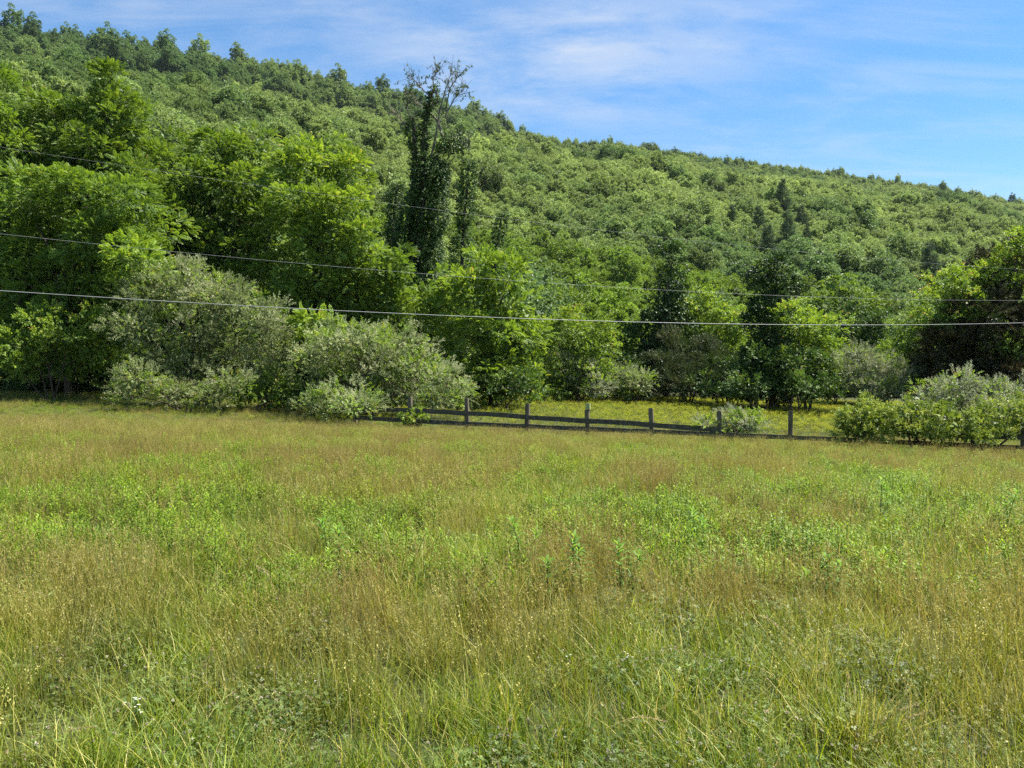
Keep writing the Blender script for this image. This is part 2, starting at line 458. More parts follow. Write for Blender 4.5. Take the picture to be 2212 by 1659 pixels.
def near_tree(name, label, cat, base_px, Y, plist, kind='frond', size=0.36, density=1.0, mat='pinnate', seed=0, trunk_r=0.18, clump=0.95,
              bark='bark', group=None, fill=0.10, spiky=0.0, gap=0.0, crown_name='crown', trunk_name='trunk', multi=1, upbias=0.35):
    rng = np.random.default_rng(1000 + seed)
    bx = (base_px - 1106) / F * Y
    base = np.array([bx, Y, g(bx, Y)])
    root = empty(name, base)
    tag(root, label, cat, group)
    lob = [(np.asarray(c) - base, a, b, d) for c, a, b, d in lobes_from(plist, Y)]
    mb = MB(); limbs = []
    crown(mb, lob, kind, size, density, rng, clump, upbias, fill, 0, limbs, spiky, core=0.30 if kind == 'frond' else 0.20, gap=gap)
    if kind == 'olive':                          # greener shoots growing through the silvery ones
        crown(mb, lob, 'twig', 0.26, density * 0.10, rng, clump, upbias, 0.0, 1, None, 0.1, core=9)
    link_mesh(crown_name, mb.mesh(crown_name, [M[mat], M['bright']]), root)
    tb = MB()
    top = max(lob, key=lambda l: l[0][2])
    for k in range(multi):
        off = rng.normal(0, 0.25 if multi > 1 else 0.0, 3) * np.array([1, 1, 0])
        tgt = top[0] if k == 0 else lob[k % len(lob)][0]
        midp = tgt * np.array([0.25, 0.25, 0.5]) + rng.normal(0, 0.25, 3)
        tpts = bezier(off + np.array([0, 0, -0.25]), midp, tgt, 10)
        tube(tb, tpts, np.linspace(trunk_r, trunk_r * 0.25, 10), 8)
        if k == 0: main = tpts
    for c, a, b, d in lob:
        i = int(np.argmin(np.abs(main[:, 2] - c[2] * 0.55)))
        st = main[i]
        tube(tb, bezier(st, (st + c) / 2 + np.array([0, 0, 0.25 * abs(c[0] - st[0])]), c, 7), np.linspace(trunk_r * 0.5, trunk_r * 0.16, 7), 5)
    for c, e, r in limbs:
        tube(tb, bezier(c, (c + e) / 2 + rng.normal(0, 0.2, 3), e, 5), np.linspace(trunk_r * 0.16, 0.008, 5), 3)
    link_mesh(trunk_name, tb.mesh(trunk_name, [M[bark]], True), root)
    return root, base, mb

# ================================================================== STRUCTURE: ground, hill
def grid_mesh(name, X, Y, Z, mat):
    nu, nv = X.shape
    V = np.stack([X, Y, Z], -1).reshape(-1, 3)
    i = np.arange(nu - 1)[:, None] * nv; j = np.arange(nv - 1)[None]
    Q = np.stack([i + j, i + nv + j, i + nv + j + 1, i + j + 1], -1).reshape(-1, 4)
    return np_mesh(name, V, Q, [mat], None, True)
M['soil'] = noise_mat('meadow soil', (0.030, 0.028, 0.012), (0.085, 0.080, 0.028), 1.5, 8, 0.95, 0.3, c3=(0.048, 0.058, 0.018))
M['duff'] = noise_mat('forest floor', (0.030, 0.035, 0.016), (0.060, 0.080, 0.030), 0.08, 8, 0.95)
xs = np.concatenate([np.linspace(-1590, -70, 20), np.linspace(-65, 65, 131), np.linspace(70, 1590, 20)])
ys = np.concatenate([np.linspace(-500, -30, 12), np.linspace(-28, 130, 159), np.linspace(140, 1780, 18)])
XX, YY = np.meshgrid(xs, ys, indexing='ij')
o = link_mesh('ground', grid_mesh('ground', XX, YY, ground_z(XX, YY), M['soil'])); tag(o, kind='structure')
us = np.linspace(-1.15, 1.15, 220); ts = np.linspace(-0.02, 1.5, 130)
UU, TT = np.meshgrid(us, ts, indexing='ij')
YH = foot_Y(UU) + TT * (ridge_Y(UU) - foot_Y(UU)); XH = UU * YH
ZH = hill_z(XH, YH) - np.where(TT < 0, 4.0, 0)
o = link_mesh('hill', grid_mesh('hill', XH, YH, ZH, M['duff'])); tag(o, kind='structure')

# ================================================================== scatter with geometry nodes (uncountable growth only)
def hidden_source(me):
    return bpy.data.objects.new(me.name, me)          # never linked to the scene
def scatter(name, label, pts, rot, scl, idx, tint, bri, meshes, cat=None):
    me = np_mesh(name, pts, np.zeros((0, 4), int), [], {'scl': scl, 'tint': tint, 'bri': bri})
    a = me.attributes.new('idx', 'INT', 'POINT'); a.data.foreach_set('value', idx.astype(np.int32))
    a = me.attributes.new('rot', 'FLOAT_VECTOR', 'POINT'); a.data.foreach_set('vector', rot.astype(np.float32).ravel())
    ob = link_mesh(name, me); tag(ob, label, cat, kind='stuff')
    nt = bpy.data.node_groups.new(name + ' scatter', 'GeometryNodeTree')
    nt.interface.new_socket(name='Geometry', in_out='INPUT', socket_type='NodeSocketGeometry')
    nt.interface.new_socket(name='Geometry', in_out='OUTPUT', socket_type='NodeSocketGeometry')
    N = nt.nodes; L = nt.links
    gi = N.new('NodeGroupInput'); go = N.new('NodeGroupOutput')
    g2i = N.new('GeometryNodeGeometryToInstance')
    for s in reversed(meshes):
        oi = N.new('GeometryNodeObjectInfo'); oi.inputs['Object'].default_value = hidden_source(s)
        L.new(oi.outputs['Geometry'], g2i.inputs[0])
    iop = N.new('GeometryNodeInstanceOnPoints')
    L.new(gi.outputs[0], iop.inputs['Points']); L.new(g2i.outputs[0], iop.inputs['Instance'])
    iop.inputs['Pick Instance'].default_value = True
    def na(nm, dt):
        n = N.new('GeometryNodeInputNamedAttribute'); n.data_type = dt; n.inputs['Name'].default_value = nm
        return next(o for o in n.outputs if o.enabled and o.name == 'Attribute')
    L.new(na('idx', 'INT'), iop.inputs['Instance Index'])
    e2r = N.new('FunctionNodeEulerToRotation'); L.new(na('rot', 'FLOAT_VECTOR'), e2r.inputs[0])
    L.new(e2r.outputs[0], iop.inputs['Rotation'])
    L.new(na('scl', 'FLOAT'), iop.inputs['Scale'])
    L.new(iop.outputs[0], go.inputs[0])
    md = ob.modifiers.new('scatter', 'NODES'); md.node_group = nt
    return ob

# ================================================================== THE FOREST ON THE HILL
def forest_tree_mesh(name, mat, seed, H=12.0, R=4.3, nclump=64, k=62, leaf=0.46, tall=False):
    rng = np.random.default_rng(seed); mb = MB()
    d = rand_dirs(nclump * 2, rng); d = d[d[:, 2] > -0.35][:nclump]
    if tall:
        c = np.array([0, 0, H * 0.60]); rz = H * 0.40
    else:
        c = np.array([0, 0, H * 0.62]); rz = H * 0.36
    rr = rng.uniform(0.62, 1.08, len(d))[:, None]
    lump = 1 + 0.26 * np.sin(d[:, 0] * 3 + seed) * np.cos(d[:, 1] * 4 + seed * 2)
    cc = c + d * np.array([R, R, rz]) * rr * lump[:, None]
    for q in range(len(d)):
        cr = rng.uniform(0.5, 1.35) * R / 4.3
        e = norm(rand_dirs(k, rng) + 0.5 * d[q] + np.array([0, 0, 0.4]))
        pos = cc[q] + e * cr * rng.uniform(0.5, 1.0, k)[:, None]
        fw = norm(e + rng.normal(0, 0.5, (k, 3))); up = norm(np.array([0, 0, 1.0]) + 0.5 * e + rng.normal(0, 0.55, (k, 3)))
        side = norm(np.cross(fw, up)); u2 = np.cross(side, fw)
        s = leaf * rng.uniform(0.6, 1.3, k)[:, None]
        V = np.stack([pos, pos + fw * s * 0.5 + side * s * 0.42 + u2 * s * 0.1, pos + fw * s, pos + fw * s * 0.5 - side * s * 0.42 + u2 * s * 0.1], 1)
        a = np.clip(0.5 + rng.normal(0, 0.12) + rng.normal(0, 0.2, k), 0, 1)
        mb.add(V.reshape(-1, 3), np.arange(k * 4).reshape(-1, 4), np.repeat(a, 4))
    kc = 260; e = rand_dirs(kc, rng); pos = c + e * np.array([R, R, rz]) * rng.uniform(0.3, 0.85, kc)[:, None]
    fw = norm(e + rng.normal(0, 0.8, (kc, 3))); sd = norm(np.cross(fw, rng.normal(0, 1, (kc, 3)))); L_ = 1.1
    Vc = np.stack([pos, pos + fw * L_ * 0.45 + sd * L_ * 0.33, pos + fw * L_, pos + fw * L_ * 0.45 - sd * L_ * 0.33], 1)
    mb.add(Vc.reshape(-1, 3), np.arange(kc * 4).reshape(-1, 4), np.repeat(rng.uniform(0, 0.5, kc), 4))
    # inside fill so that trunks and ground do not show through everywhere
    tube(mb, bezier(np.array([0, 0, -1.0]), np.array([0.3, 0.1, H * 0.4]), np.array([0, 0, H * 0.8]), 6), np.linspace(0.22, 0.06, 6), 5, 1)
    for q in range(0, len(d), 3):
        s0 = np.array([0, 0, H * 0.45]); tube(mb, bezier(s0, (s0 + cc[q]) / 2 + [0, 0, 0.4], cc[q], 4), [0.09, 0.06, 0.04, 0.02], 3, 1)
    return mb.mesh(name, [mat, M['bark']])
VAR = [dict(H=12, R=4.3), dict(H=13.5, R=4.8), dict(H=11, R=3.8), dict(H=15, R=4.0, tall=True), dict(H=12.5, R=5.2), dict(H=17, R=3.6, tall=True)]
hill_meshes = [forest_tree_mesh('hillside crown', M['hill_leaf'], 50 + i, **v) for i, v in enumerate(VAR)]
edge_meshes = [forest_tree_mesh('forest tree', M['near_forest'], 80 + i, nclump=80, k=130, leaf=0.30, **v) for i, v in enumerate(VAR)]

def hill_points():
    rng = np.random.default_rng(99)
    pts = []
    y = 78.0
    while y < 1150:
        sp = 3.3 + 0.4 * smooth(150, 500, y)
        x0 = -0.80 * y; n = int(1.62 * y / sp)
        x = x0 + (np.arange(n) + rng.random()) * sp + rng.normal(0, sp * 0.26, n)
        yy = y + rng.normal(0, sp * 0.3, n)
        u = x / yy; t = (yy - foot_Y(u)) / (ridge_Y(u) - foot_Y(u))
        ok = (t > -0.6) & (t < 1.06)
        pts.append(np.stack([x[ok], yy[ok], t[ok]], 1))
        y += sp * 0.92
    return np.concatenate(pts)
hp = hill_points()
hx, hy, ht = hp.T
hz = np.array(land_z(hx, hy))
NEARLINE_X = [0, 110, 235, 330, 380, 480, 600, 700, 760, 800, 860, 960, 1000, 1050, 1150, 1300, 1400, 1450, 1500, 1620, 1680, 1720, 1820, 1950, 2050, 2212]
NEARLINE_Y = [220, 220, 190, 250, 330, 330, 330, 330, 340, 440, 500, 450, 560, 560, 610, 700, 700, 600, 660, 640, 600, 690, 690, 660, 600, 540]
hpx = 1106 + hx / hy * F; hpy = 850 - (hz + 8 - CAMZ) / hy * F
vis = (hpx > -10) & (hpx < 2222) & (hpy < np.interp(hpx, NEARLINE_X, NEARLINE_Y) + 10) & (hpy < 700)
order = np.argsort(np.where(vis, hy, 1e9))
near_ids = order[:280]
isnear = np.zeros(len(hx), bool); isnear[near_ids] = True
rngf = np.random.default_rng(7)
for n_, i in enumerate(near_ids):
    k = int(rngf.integers(0, 6)); s = rngf.uniform(0.42, 0.72)
    ob = link_mesh('forest_tree', edge_meshes[k], None, (hx[i], hy[i], hz[i] - 0.4))
    ob.rotation_euler = (0, 0, rngf.random() * 6.28); ob.scale = (s, s, s * rngf.uniform(0.85, 1.15))
    where = [(900, 'seen above the domed tree at left'), (1010, 'just right of the dead ivy tree'), (1180, 'seen above the pink tipped middle tree'), (1300, 'right of the middle tree'),
             (1400, 'left of the ivy spire'), (1500, 'right behind the ivy spire'), (1600, 'between ivy spire and ivy tower'), (1700, 'right behind the ivy tower'), (1800, 'right of the ivy tower'),
             (1900, 'above the large pale bush'), (2020, 'left of the cedar'), (9999, 'behind the cedar at the right edge')]
    w_ = next(t_ for lim, t_ in where if hpx[i] < lim)
    row = 'lowest' if hy[i] < 105 else 'middle' if hy[i] < 150 else 'upper'
    tag(ob, 'green broadleaf tree, %s rows at hill foot, %s' % (row, w_), 'tree', 'forest trees at the foot of the hill, %s rows, %s' % (row, w_))
far = ~isnear
fx, fy, fz, ft = hx[far], hy[far], hz[far], ht[far]
nf = len(fx)
fi = rngf.integers(0, 5, nf); crest = (ft > np.where(hpx[far] < 1080, 0.86, 0.94))
fi = np.where(crest & (rngf.random(nf) < 0.6), 5, fi)
fs = rngf.uniform(0.36, 0.66, nf) * np.where(rngf.random(nf) < 0.06, 1.45, 1.0)
fs = np.where(crest, fs * np.where(hpx[far] < 1080, rngf.uniform(0.9, 2.05, nf), rngf.uniform(0.8, 1.2, nf)), fs)
big = fbm(fx / 60, fy / 90, 41, 3)
ftint = np.clip((big - 0.42) * 2.2 + rngf.normal(0, 0.18, nf), 0, 0.85)
ftint = np.where(crest & (hpx[far] < 1080), np.clip(ftint + 0.45, 0, 0.9), ftint)  # left crest trees tinted darker to paint in their shadowed fronts
fbri = np.clip(1.0 + rngf.normal(0, 0.14, nf), 0.6, 1.4)
rot = np.stack([rngf.normal(0, 0.05, nf), rngf.normal(0, 0.05, nf), rngf.random(nf) * 6.28], 1)
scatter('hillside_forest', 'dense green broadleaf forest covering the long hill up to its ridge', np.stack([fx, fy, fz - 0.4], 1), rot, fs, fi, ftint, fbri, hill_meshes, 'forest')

# dark pines standing in the hillside forest
def pine_mesh(seed, H=17.0):
    rng = np.random.default_rng(seed); mb = MB()
    for z in np.arange(H * 0.18, H, 0.55):
        f = (H - z) / H; R = 5.0 * f ** 0.8 * rng.uniform(0.75, 1.15) + 0.2
        for a in rng.random(6) * 6.28:
            d = np.array([math.cos(a), math.sin(a), 0.12])
            k = int(6 + R * 9); tt = rng.random(k) ** 0.7
            pos = np.array([0, 0, z]) + d * R * tt[:, None] + rng.normal(0, 0.16, (k, 3))
            fw = norm(d + rng.normal(0, 0.4, (k, 3)) + [0, 0, 0.25])
            stamp(mb, TPL['spray'], pos, fw, norm(np.array([0, 0, 1.0]) + rng.normal(0, 0.3, (k, 3))), rng.uniform(0.6, 1.0, k), rng.random(k), rng)
            tube(mb, [np.array([0, 0, z]), np.array([0, 0, z]) + d * R], [0.06, 0.02], 3, 1)
    tube(mb, [np.array([0, 0, -1.0]), np.array([0, 0, H * 0.5]), np.array([0, 0, H])], [0.28, 0.18, 0.03], 6, 1)
    return mb.mesh('pine', [M['pine'], M['bark']])
pines = [pine_mesh(1), pine_mesh(2), pine_mesh(3)]
def hill_hit(px, py):
    u = (px - 1106) / F; tn = (850 - py) / F
    yy = np.linspace(foot_Y(u), ridge_Y(u), 900); z = hill_z(u * yy, yy)
    w = np.where((z - CAMZ) / yy >= tn)[0]
    j = w[0] if len(w) else 899
    return u * yy[j], yy[j], z[j]
PINES = [(1582, 492, 'upper left of the pines on the hillside, dark and pointed'), (1640, 520, 'dark pine left of the middle of the hillside pines'),
         (1692, 455, 'highest of the dark pines on the right half of the hill'), (1732, 490, 'broad dark pine at the right of the hillside pine cluster'),
         (1660, 575, 'lowest dark pine of the hillside cluster, above the vine covered tower'), (1700, 560, 'dark pine with wide flat branches low in the hillside cluster'),
         (1745, 545, 'dark pine below and right of the broad one on the hillside'), (1630, 380, 'small dark pine high up on the hill near the ridge line'),
         (2010, 640, 'dark blue green pine low on the right end of the hill')]
for k, (px, py, lab) in enumerate(PINES):
    x, y, z = hill_hit(px, py + 38)
    ob = link_mesh('pine_tree', pines[k % 3], None, (x, y, z)); ob.rotation_euler = (0, 0, k * 1.3)
    s = 0.68 + 0.12 * ((k * 7) % 3 - 1); ob.scale = (s, s, s * 1.1)
    tag(ob, lab if 'pine' in lab.split() else lab, 'pine', 'dark pines on the hillside')

# ================================================================== HEDGEROW TREES
GT = 'trees of the hedgerow on the left'
near_tree('walnut_tree', 'leafy green tree cut by the left edge of the photo', 'tree', -40, 52,
          [(-30, 240, 70, 70), (20, 330, 90, 80), (-20, 450, 110, 110, 1), (40, 560, 110, 110, 1), (-10, 700, 110, 110, 1)], seed=1, density=1.0)
near_tree('walnut_tree', 'tallest full crowned green tree with a narrow leafy turret on top, at left', 'tree', 225, 54,
          [(238, 185, 26, 48, 0), (236, 225, 34, 40, 0), (232, 270, 70, 60, 0), (150, 390, 40, 60, -1.5), (290, 400, 40, 60, -1.8), (210, 340, 55, 60, -1.5), (350, 460, 40, 60, -1), (385, 520, 40, 60, 0), (130, 260, 62, 55), (170, 330, 80, 60), (290, 330, 70, 80), (95, 400, 80, 60, 1), (335, 400, 50, 70),
           (225, 430, 80, 40, 2.5), (250, 560, 140, 120, 3), (120, 640, 120, 120, 3)], seed=2, trunk_r=0.28)
near_tree('walnut_tree', 'broad green tree with yellowish leaf tips in front of the turreted tree', 'tree', 150, 48,
          [(40, 660, 45, 80, -1), (130, 650, 40, 85, -1.2), (330, 640, 50, 70, -1), (200, 610, 45, 65, -1.5), (270, 710, 45, 60, -0.5), (30, 760, 60, 70, 0), (60, 450, 90, 60), (150, 430, 80, 45), (250, 440, 80, 50), (320, 500, 60, 55), (110, 540, 90, 60), (220, 540, 80, 60), (30, 590, 80, 60),
           (310, 580, 60, 55), (200, 650, 100, 60, 2), (60, 720, 80, 70, 2.5), (220, 760, 90, 80, 3)], seed=3, trunk_r=0.22)
near_tree('walnut_tree', 'rounded dark green tree between the turreted tree and the bright domed tree', 'tree', 490, 55,
          [(440, 560, 45, 75, -1), (520, 600, 45, 75, -1), (580, 520, 34, 70, -1), (470, 690, 50, 60, -0.5), (390, 500, 40, 60, -0.5), (480, 330, 55, 45), (545, 330, 50, 45), (430, 400, 60, 55), (510, 410, 80, 60), (560, 470, 60, 60), (430, 490, 60, 60), (500, 540, 90, 60),
           (400, 590, 70, 60, 2), (480, 650, 100, 80, 2.5), (560, 720, 90, 90, 3)], seed=4, trunk_r=0.22)
near_tree('walnut_tree', 'bright green domed tree standing left of the ivy clad dead tree', 'tree', 690, 52,
          [(620, 650, 45, 65, -1), (700, 610, 45, 70, -1.5), (770, 640, 44, 70, -1), (730, 730, 50, 60, -1), (650, 750, 50, 55, -1), (820, 670, 40, 75, -1), (690, 345, 60, 45), (640, 390, 55, 50), (730, 390, 50, 50), (665, 455, 65, 50), (750, 460, 55, 55), (700, 530, 75, 60), (780, 540, 45, 55), (800, 610, 50, 55),
           (640, 590, 60, 60, 1.5), (740, 640, 60, 60, 1), (660, 690, 80, 60, 2), (770, 690, 50, 60, 2)], seed=5, mat='bright', trunk_r=0.22)
near_tree('green_shrub', 'bushy green sapling under the right side of the domed tree', 'tree', 845, 51,
          [(840, 575, 40, 50), (850, 650, 42, 50), (815, 690, 40, 50), (870, 720, 40, 50)], seed=6, size=0.36, trunk_r=0.08)
near_tree('leafy_sapling', 'small bright green sapling poking up above the tall silvery bush', 'tree', 285, 45,
          [(290, 560, 48, 45), (262, 600, 40, 35), (325, 585, 30, 30), (290, 650, 60, 50, 1.5)], seed=7, mat='bright', size=0.42, trunk_r=0.05, clump=0.6)
near_tree('leafy_sapling', 'small palm like bright sapling in the dip between the two silvery bushes', 'tree', 690, 43,
          [(680, 700, 36, 24), (720, 715, 28, 20), (690, 745, 40, 30, 1)], seed=8, mat='bright', size=0.5, trunk_r=0.04, clump=0.5, multi=2)
near_tree('ailanthus_tree', 'bright green tree with pinkish leaf tips in the middle, right of the dead tree', 'tree', 1060, 49,
          [(960, 750, 40, 50, -0.8), (1040, 800, 55, 60, -0.8), (1100, 835, 45, 36, -1), (1020, 850, 50, 24, -0.8), (1045, 585, 42, 38), (975, 620, 42, 34), (1095, 610, 48, 42), (1020, 650, 60, 42), (930, 650, 36, 34), (1110, 670, 46, 45), (1060, 720, 60, 45), (960, 700, 50, 35),
           (1120, 740, 40, 50), (1100, 800, 60, 55, 1.0), (1140, 840, 35, 35)], seed=9, mat='bright', size=0.38, trunk_r=0.14)
near_tree('green_shrub', 'mid green shrubby tree with orange tinted shoots right of the middle tree', 'tree', 1240, 56,
          [(1190, 710, 34, 34), (1250, 720, 42, 36), (1290, 750, 30, 34), (1235, 775, 40, 36), (1170, 790, 30, 44), (1280, 800, 30, 34), (1225, 840, 44, 28, -0.5)], kind='twig', seed=10, mat='bright', size=0.42, trunk_r=0.08, multi=3)
near_tree('green_shrub', 'dark green shrub behind the silvery bush, left of the middle tree', 'tree', 900, 56,
          [(905, 690, 60, 50), (870, 760, 70, 60), (950, 780, 70, 60), (1010, 800, 60, 60), (880, 620, 50, 60)], kind='twig', seed=41, mat='vine', size=0.42, trunk_r=0.08, multi=3)

# right-hand side
near_tree('ivy_covered_tree', 'narrow ivy covered tree spire with a bright pointed top, right of centre', 'tree', 1440, 62,
          [(1450, 575, 17, 34), (1442, 620, 26, 34), (1425, 680, 32, 45), (1405, 740, 34, 50), (1455, 700, 26, 45), (1420, 800, 46, 60)], kind='vine', seed=12, mat='shaded_ivy', size=0.45, clump=0.7, crown_name='ivy', trunk_r=0.22)
near_tree('green_shrub', 'light green rounded tree between the ivy spire and the ivy tower', 'tree', 1540, 64,
          [(1500, 660, 34, 36), (1555, 670, 40, 38), (1590, 710, 30, 34), (1520, 730, 40, 44), (1580, 770, 34, 40)], kind='twig', seed=13, mat='bright', size=0.42, clump=0.7, multi=2, trunk_r=0.09)
near_tree('juniper_bush', 'brownish dark juniper bush at the far edge of the back field', 'bush', 1490, 58,
          [(1480, 770, 52, 50), (1430, 810, 38, 44), (1540, 800, 42, 50), (1500, 830, 60, 34)], kind='spray', seed=14, mat='juniper', size=0.5, clump=0.6, density=3.0, crown_name='foliage', trunk_name='stems', multi=4, trunk_r=0.07, spiky=0.3)
near_tree('ivy_covered_tree', 'tall ivy tower with a square bright top, right of the juniper', 'tree', 1665, 54,
          [(1675, 598, 32, 32), (1660, 650, 34, 45), (1696, 640, 24, 50), (1652, 720, 38, 60), (1640, 800, 44, 60), (1700, 820, 50, 50), (1650, 845, 50, 26)], kind='vine', seed=15, mat='shaded_ivy', size=0.36, clump=0.65, crown_name='ivy', trunk_r=0.24)
near_tree('green_shrub', 'yellow tipped leafy tree leaning on the right side of the ivy tower', 'tree', 1750, 53,
          [(1720, 700, 42, 36), (1780, 720, 42, 36), (1740, 760, 46, 44), (1795, 775, 26, 46), (1715, 800, 36, 44), (1780, 825, 40, 40), (1740, 846, 40, 22)], kind='twig', seed=16, mat='bright', size=0.40, clump=0.65, multi=2, trunk_r=0.1)
near_tree('green_shrub', 'dark green columnar tree behind the pale bush on the right', 'tree', 1860, 62,
          [(1830, 690, 24, 44), (1870, 720, 30, 40), (1915, 700, 24, 36), (1850, 780, 46, 50), (1930, 770, 44, 50)], kind='twig', seed=17, mat='vine', size=0.42, clump=0.65, multi=3, trunk_r=0.08)
near_tree('green_shrub', 'bright leafy tree left of the dark right hand tree', 'tree', 1990, 53,
          [(2000, 680, 32, 36), (1960, 740, 44, 40), (2020, 740, 44, 44), (1985, 800, 50, 44)], kind='twig', seed=18, mat='bright', size=0.42, clump=0.65, multi=3, trunk_r=0.1)
near_tree('cedar_tree', 'dark reddish brown cedar wrapped in vines at the right edge', 'tree', 2160, 50,
          [(2200, 560, 34, 40, 0.8), (2150, 610, 44, 50, 0.8), (2190, 690, 60, 60, 0.8), (2110, 720, 60, 60, 0.8), (2170, 790, 80, 70, 0.8), (2060, 790, 60, 60, 0.8), (2110, 700, 60, 80, -1), (2190, 800, 50, 60, -1.5), (2050, 770, 44, 60, -1), (2130, 840, 60, 30, -1), (2215, 700, 40, 90, -1.2)],
          kind='spray', seed=19, mat='cedar', size=0.6, density=3.2, clump=0.8, trunk_r=0.25)
near_tree('ivy_covered_tree', 'leafy vine draped tree wrapped round the cedar at the right edge', 'tree', 2120, 51.5,
          [(2205, 532, 34, 28, -3), (2165, 575, 28, 22, -2), (2060, 620, 44, 30, -2.5), (2105, 600, 42, 26, -2), (2085, 655, 34, 20, -3), (2215, 640, 24, 30, -3), (2045, 690, 34, 26, -2.5), (2200, 760, 24, 34, -3.2), (2130, 690, 24, 16, -3.2), (2150, 740, 18, 26, -3.4), (2250, 700, 50, 120)],
          kind='twig', seed=20, mat='bright', size=0.40, clump=0.55, trunk_r=0.15)

# ---------------------------------------------------------------- bushes
def bush(label, px, Y, pl, seed, mat='olive', kind='olive', size=0.42, clump=0.55, density=1.0, name='olive_bush', spiky=0.25, group=None, gap=0.25, fill=0.12):
    pl = [(q[0], q[1], q[2] * 0.97, q[3] * 0.97, *q[4:]) for q in pl]
    return near_tree(name, label, 'bush', px, Y, pl, kind=kind, size=size, density=density, mat=mat, seed=seed, trunk_r=0.05, clump=clump, group=group,
                     fill=fill, spiky=spiky, gap=gap, crown_name='foliage', trunk_name='stems', multi=5, bark='twig')
bush('tall domed silvery green bush on the left under the low cable', 430, 43,
     [(400, 620, 90, 50), (320, 640, 60, 50), (480, 660, 80, 60), (560, 700, 60, 55), (600, 760, 44, 60), (300, 710, 60, 50), (430, 730, 60, 40), (500, 760, 60, 50),
      (340, 780, 50, 40), (420, 800, 50, 44), (560, 810, 56, 44)], 101, clump=0.6)
bush('leafy green bush below the trees at the left edge', 110, 44,
     [(90, 690, 34, 30), (60, 740, 60, 40), (150, 730, 50, 40), (20, 780, 50, 36), (110, 790, 60, 34), (200, 770, 44, 40), (210, 700, 34, 36)], 102, 'bright', 'twig', 0.4, 0.6, name='green_bush', spiky=0.0)
bush('low pale sprawling bush in front of the tall domed one', 400, 40,
     [(300, 820, 44, 26), (280, 855, 36, 22), (380, 850, 48, 22), (450, 860, 44, 22), (500, 830, 40, 26)], 103, clump=0.45)
bush('low bright green bush in the gap between the domed silvery bushes', 560, 41,
     [(545, 850, 36, 24), (590, 830, 30, 26), (590, 868, 26, 16)], 104, 'bright', 'twig', 0.36, 0.45, name='green_bush', spiky=0.0)
bush('wide silvery bush sloping down to the left end of the fence', 800, 40,
     [(760, 740, 80, 36), (850, 745, 70, 34), (700, 790, 60, 44), (800, 800, 90, 50), (900, 800, 70, 44), (960, 830, 50, 34), (850, 855, 80, 30), (950, 868, 50, 20),
      (1000, 850, 25, 22), (745, 862, 50, 34, -3.0), (690, 874, 44, 24, -2.6), (765, 880, 38, 20, -4.6), (800, 872, 20, 16, -4.2)], 105, clump=0.5)
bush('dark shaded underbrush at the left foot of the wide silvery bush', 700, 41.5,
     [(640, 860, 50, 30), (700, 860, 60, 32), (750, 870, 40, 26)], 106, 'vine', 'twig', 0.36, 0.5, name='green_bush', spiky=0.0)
bush('silvery bush behind the fence, right of the middle tree', 1250, 55,
     [(1220, 800, 36, 26), (1270, 810, 34, 28), (1235, 835, 40, 24), (1290, 840, 30, 22)], 107, 'silver')
bush('blue green round bush between silvery bush and juniper', 1375, 56,
     [(1350, 815, 24, 30), (1385, 825, 30, 26), (1360, 845, 36, 18)], 108, 'olive', clump=0.45)
bush('small bright green bush at the foot of the ivy tower', 1585, 53,
     [(1575, 848, 26, 11), (1600, 852, 20, 9)], 109, 'bright', 'twig', 0.34, 0.35, name='green_bush', spiky=0.0)
bush('large pale grey green bush right of the ivy tower', 1880, 50,
     [(1850, 775, 40, 26), (1840, 815, 40, 32), (1900, 800, 36, 34), (1940, 815, 34, 30), (1870, 845, 46, 22), (1920, 845, 40, 22)], 110, 'silver', spiky=0.45)
bush('long grey silvery bush with upright shoots near the right edge', 2090, 40,
     [(2010, 856, 40, 30), (2070, 840, 50, 34), (2140, 850, 44, 30), (2200, 862, 40, 26), (2250, 850, 50, 34), (2050, 880, 70, 20), (2160, 885, 80, 18)], 111, 'silver', spiky=0.7)
bush('dense round green bush where the fence disappears on the right', 1880, 29.9,
     [(1870, 895, 50, 26), (1840, 922, 36, 24), (1905, 918, 36, 30), (1870, 940, 50, 18)], 112, 'shrub', 'twig', 0.22, 0.36, 1.2, 'green_bush', 0.35)
bush('loose green bush just right of the dense round one', 1975, 30.0,
     [(1960, 885, 26, 26), (1995, 910, 24, 24), (1960, 932, 36, 14)], 113, 'shrub', 'twig', 0.22, 0.36, 1.0, 'green_bush', 0.35)
bush('yellow green bush below the grey silvery bush at the right edge', 2110, 29.0,
     [(2050, 905, 40, 26), (2115, 915, 44, 24), (2175, 900, 40, 34), (2100, 940, 70, 14), (2240, 915, 40, 30), (2020, 935, 30, 18)], 114, 'shrub', 'twig', 0.22, 0.36, 1.0, 'green_bush', 0.35)
bush('small silvery bush growing through the fence right of the marked post', 1575, 32.6,
     [(1590, 915, 32, 22), (1620, 915, 22, 16), (1530, 925, 22, 16), (1580, 938, 34, 12)], 115, 'silver', size=0.34, clump=0.32, spiky=0.6)
bush('little green sprig bush at the left end of the fence', 905, 35.6, [(900, 905, 20, 14), (880, 912, 14, 9)], 116, 'bright', 'twig', 0.28, 0.25, name='green_bush', spiky=0.4)

